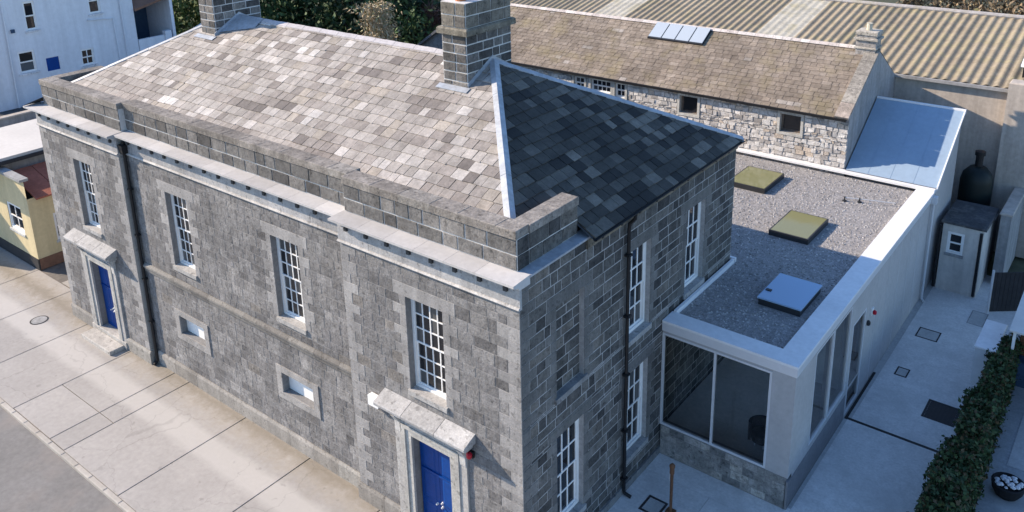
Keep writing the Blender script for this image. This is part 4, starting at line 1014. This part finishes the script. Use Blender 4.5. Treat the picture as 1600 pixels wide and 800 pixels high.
MB().box(-41.9,-38.6,-2,11.5,0,4.4).build('wall', M_GREYW, db); MB().box(-41.95,-38.9,-2,11.5,4.402,4.5).build('roof', M_FELT, db); MB().box(-38.9,-38.6,-2,11.5,4.41,5.02).build('parapet', M_GREYW, db)
MB().bbox(-38.95,-38.5,-2.05,11.55,5.022,5.1,.02).build('coping', M_BEIGE, db); MB().box(-38.55,-37.2,-2,11.5,0,4.1).build('lower_roof', M_FELT, db)
yh = thing('yellow_house', 'small pale yellow rendered house with red roof beside the courthouse end', 'house')
FY, FYX = front(1.0), side(-29.5)
mb = MB(); backing(mb, FY, -36, -29.5, 0, 4.45, [(-31.95,-30.45,1.55,2.95)], .15); mb.build('front_wall', M_YELL, yh)
mb = MB(); backing(mb, FYX, 1.0, 8, 0, 3.6, [(2.0,2.75,1.15,2.55)], .15); mb.build('side_wall', M_YELL, yh)
MB().box(-36,-29.55,.85,1.25,4.452,4.58).build('parapet_coping', M_GREYW, yh)
mb = MB(); FY.box(mb, -36, -29.45, 0, .55, -.02, .03); mb.build('plinth', M_CHAR, yh)
mb = MB(); FYX.box(mb, .97, 8, 0, .55, -.02, .032); mb.build('plinth', M_BROWN, yh)
sash(yh, FY, -31.95, -30.45, 1.55, 2.95, 2, 2, .08, .06, .08, sill=(.1,.06,.05,(.5,.5,.48)))
sash(yh, FYX, 2.0, 2.75, 1.15, 2.55, 1, 2, .08, .05, .08, sill=(.1,.06,.05,(.5,.5,.48)))
for k in range(6):
    y0, y1 = 1.3+k*1.1, 1.3+(k+1)*1.1-.03
    MB().prism([(-31.9,y0,4.25),(-29.2,y0,3.55),(-29.2,y1,3.55),(-31.9,y1,4.25)], (0,0,.07)).build('roof_sheet', M_TILE, yh)
gh = thing('slate_outhouse', 'small dark grey gabled outhouse left of the near chimney, behind the ridge', 'outbuilding')
MB().prism([(-26.3,24,0),(-21.0,24,0),(-21.0,24,6.7),(-23.65,24,8.5),(-26.3,24,6.7)], (0,5,0), (.15,.155,.17)).build('wall', M_STONE, gh)
for sx in (-1, 1):
    MB().prism([(-23.65,23.7,8.5),(-23.65+sx*3.0,23.7,6.46),(-23.65+sx*3.0,23.7,6.62),(-23.65,23.7,8.68)], (0,5.6,0), (.10,.105,.12)).build('roof_slope', M_SLATE, gh)

# ------------------------------------------------------------------ trees, brush and hedge
def leaves(mb, c, rad, n, size, pal, clumps=0, flat=.0, inner=.55):
    """leaf faces gathered in clumps through an uneven crown"""
    c = Vector(c); cl = []
    for _ in range(max(1, clumps)):
        d = Vector((rng.gauss(0,1), rng.gauss(0,1), rng.gauss(0,1))).normalized() * (inner + (1-inner)*rng.random())
        cl.append((Vector((d.x*rad[0], d.y*rad[1], d.z*rad[2])), U_(.22,.42), pick(pal)))
    for _ in range(n):
        o, r, col = rng.choice(cl)
        d = Vector((rng.gauss(0,1), rng.gauss(0,1), rng.gauss(0,1))) * .55
        p = c + o + Vector((d.x*rad[0]*r, d.y*rad[1]*r, d.z*rad[2]*r))
        a = Vector((rng.gauss(0,1), rng.gauss(0,1), rng.gauss(0,.7))).normalized(); b = a.orthogonal().normalized()
        b.rotate(Matrix.Rotation(U_(0,6.28), 3, a)); t = a.cross(b); s = size*U_(.6,1.4)
        mb.add([p-b*s*.35, p+t*s, p+b*s*.35, p-t*s*.6], [(0,1,2,3)], shade(col, .2))
GREEN_D = [(3,(.024,.052,.020)),(3,(.040,.078,.028)),(2,(.06,.105,.036)),(1,(.015,.030,.014))]
GREEN_L = [(3,(.09,.12,.03)),(3,(.06,.095,.028)),(2,(.13,.15,.045)),(1,(.03,.05,.018))]
def tree(name, label, base, h, rad, pal, n, size, cat='tree', group=None, clumps=60):
    t = thing(name, label, cat, group=group); b = Vector(base)
    MB().tube([b, b+Vector((.1,.05,h*.35)), b+Vector((-.1,.1,h*.7))], [h*.035, h*.025, h*.01], 8).build('trunk', M_BARK, t)
    for k in range(6):
        a = k*1.05+U_(0,.4); z = h*U_(.3,.6); r_ = rad[0]*U_(.45,.8)
        MB().tube([b+Vector((0,0,z)), b+Vector((math.cos(a)*r_*.5, math.sin(a)*r_*.5, z+h*.1)), b+Vector((math.cos(a)*r_, math.sin(a)*r_, z+h*.22))], [h*.014,h*.009,h*.004], 6).build('limb', M_BARK, t)
    mb = MB(); leaves(mb, b+Vector((0,0,h-rad[2]*.95)), rad, n, size, pal, clumps)
    mb.build('crown', M_LEAF, t, 'stuff'); return t
EV = 'evergreens behind the courthouse ridge'
tree('evergreen_tree', 'dark evergreen just right of the far chimney', (-46,27,0), 10.5, (4.2,4.2,4.6), GREEN_D, 7000, .28, group=EV)
tree('evergreen_tree', 'dark evergreen second to the right from the far chimney', (-42,30,0), 11, (4.2,4.2,5), GREEN_D, 7000, .28, group=EV)
tree('evergreen_tree', 'dark evergreen in the middle behind the ridge', (-37,29,0), 10.8, (4.0,4.0,4.8), GREEN_D, 7000, .28, group=EV)
tree('evergreen_tree', 'dark evergreen beside the pale dry bush behind the ridge', (-33,29.5,0), 10, (3.6,3.6,4.5), GREEN_D, 6000, .28, group=EV)
tree('evergreen_tree', 'low deep-shaded evergreen behind the other evergreens', (-47,40,0), 10, (9,4,5), GREEN_D, 8000, .35, group=EV)
tree('yellow_green_tree', 'sunlit yellow green bushy tree left of the far chimney', (-52,25,0), 8.5, (4.5,4,4.2), GREEN_L, 7000, .25)
tree('yellow_green_tree', 'yellow green tree above the white shed at the top edge', (-60,30,0), 9.0, (5,5,4.5), GREEN_L, 7000, .28)
tree('round_shrub', 'low green shrub poking over the far roof hip', (-43.5,22.5,0), 6.8, (2.6,2.0,2.2), GREEN_L, 3000, .2, 'shrub')
def bare(name, label, base, h, col, n, spread, m=None, cat='tree', group=None):
    """leafless branching: trunk and limbs as parts, the fine twigs one mesh"""
    t = thing(name, label, cat, group=group); b = Vector(base); tw = MB()
    MB().tube([b, b+Vector((.1,0,h*.3)), b+Vector((0,.1,h*.55))], [h*.03,h*.022,h*.014], 7).build('trunk', M_BARK, t)
    for k in range(9):
        a = k*.7+U_(0,.4); z = h*U_(.18,.5)
        e = b+Vector((math.cos(a)*spread*U_(.5,1), math.sin(a)*spread*U_(.5,1), z+h*U_(.2,.45)))
        s_ = b+Vector((0,0,z)); MB().tube([s_, s_.lerp(e,.5)+Vector((0,0,.2)), e], [h*.014,h*.008,h*.004], 6).build('limb', M_BARK, t)
        for _ in range(n):
            p0 = s_.lerp(e, U_(.15,1)); d = Vector((rng.gauss(0,.6), rng.gauss(0,.6), abs(rng.gauss(.7,.5)))).normalized()*U_(.5,1.5)
            q0 = d.orthogonal().normalized()*U_(.012,.03)
            tw.add([p0-q0, p0+q0, p0+d], [(0,1,2)], shade(col, .35))
    tw.build('twigs', M_LEAF, t, 'stuff'); return t
bare('bare_tree', 'leafless reddish brown tree just left of the near chimney', (-30.5,31,0), 11, (.11,.065,.055), 420, 3.4, group='leafless trees')
bare('bare_tree', 'leafless brown tree behind the near chimney', (-27,33,0), 11, (.12,.075,.06), 420, 3.2, group='leafless trees')
t = thing('dry_bush', 'tall pale straw-coloured dry bush behind the ridge', 'bush'); mb = MB()
for _ in range(5200):
    h = rng.random()**.8; p = Vector((-27.6-1.2*h+rng.gauss(0,.5), 22.6+rng.gauss(0,.5), 3+6.4*h)); d = Vector((rng.gauss(0,.5), rng.gauss(0,.5), -abs(rng.gauss(.5,.4)))).normalized()*U_(.15,.4)
    q0 = d.orthogonal().normalized()*U_(.02,.05); mb.add([p-q0, p+q0, p+d], [(0,1,2)], pick([(3,(.42,.34,.22)),(2,(.33,.25,.15)),(1,(.25,.24,.12))]))
mb.build('straw', M_LEAF, t, 'stuff'); MB().tube([(-27.5,22.6,0),(-27.9,22.6,4),(-28.6,22.6,8.8)], [.3,.2,.06], 7).build('stem', M_BARK, t)
DRY = [(3,(.24,.185,.12)),(3,(.17,.125,.08)),(2,(.30,.25,.16)),(1,(.09,.075,.05)),(.6,(.14,.13,.06))]
for i, (x, y, h, r_) in enumerate([(-3.2,46.5,8.6,2.2),(-.4,47.5,9.3,2.6),(2.6,46.5,9.6,2.6),(5.4,47.5,9.8,2.6),(8.4,46.5,9.6,2.8)]):
    t = thing('dry_thicket', ['low dark thicket left of the dry brush beyond the shed', 'leftmost tall dry bush beyond the shed ridge', 'second dry bush beyond the shed ridge', 'third dry bush beyond the shed ridge', 'rightmost dry bush at the corner above the shed'][i], 'bush', group='dry bushes beyond the shed')
    MB().tube([(x,y,0),(x+.1,y,h*.7)], [.14,.04], 6).build('stem', M_BARK, t)
    mb = MB(); leaves(mb, (x,y,h*.62), (r_,2.0,h*.40), 3500, .22, DRY, 40); mb.build('twigs', M_LEAF, t, 'stuff')
hd = thing('clipped_hedge', 'clipped dark green hedge along the right side of the yard', 'hedge'); mb = MB()
HG = [(3,(.022,.046,.018)),(3,(.034,.062,.022)),(2,(.055,.085,.030)),(1.6,(.075,.055,.028)),(.8,(.11,.075,.035))]
for _ in range(26000):
    y = U_(5.5,18.4); k = (y-5.5)/13; x0, x1, zt = 7.5+.35*k, 8.62-.25*k, 1.55-.1*k
    lump = .16*math.sin(y*1.7)+.10*math.sin(y*4.3+1)+.06*math.sin(y*11.0)
    f = rng.random()
    if f < .5: p = Vector((U_(x0,x1), y, zt+lump+rng.gauss(0,.11)))
    elif f < .85: p = Vector((x0+lump*.8+rng.gauss(0,.07), y, U_(.0,zt)))
    else: p = Vector((x1+rng.gauss(0,.07), y, U_(0,zt)))
    a = Vector((rng.gauss(0,1), rng.gauss(0,1), rng.gauss(0,1))).normalized(); b = a.orthogonal().normalized(); b.rotate(Matrix.Rotation(U_(0,6.28),3,a)); t_ = a.cross(b); s_ = U_(.03,.13)
    mb.add([p-b*s_*.5, p+t_*s_, p+b*s_*.5, p-t_*s_*.6], [(0,1,2,3)], pick(HG))
mb.build('leaves', M_LEAF, hd, 'stuff')
mb = MB(); 
for k in range(14):
    y = 5.9+k*.95; MB().tube([(8.2,y,0),(8.2+U_(-.1,.1),y+U_(-.1,.1),.8),(8.2+U_(-.3,.3),y+U_(-.2,.2),1.4)], [.05,.035,.015], 6).build('stem', M_BARK, hd)
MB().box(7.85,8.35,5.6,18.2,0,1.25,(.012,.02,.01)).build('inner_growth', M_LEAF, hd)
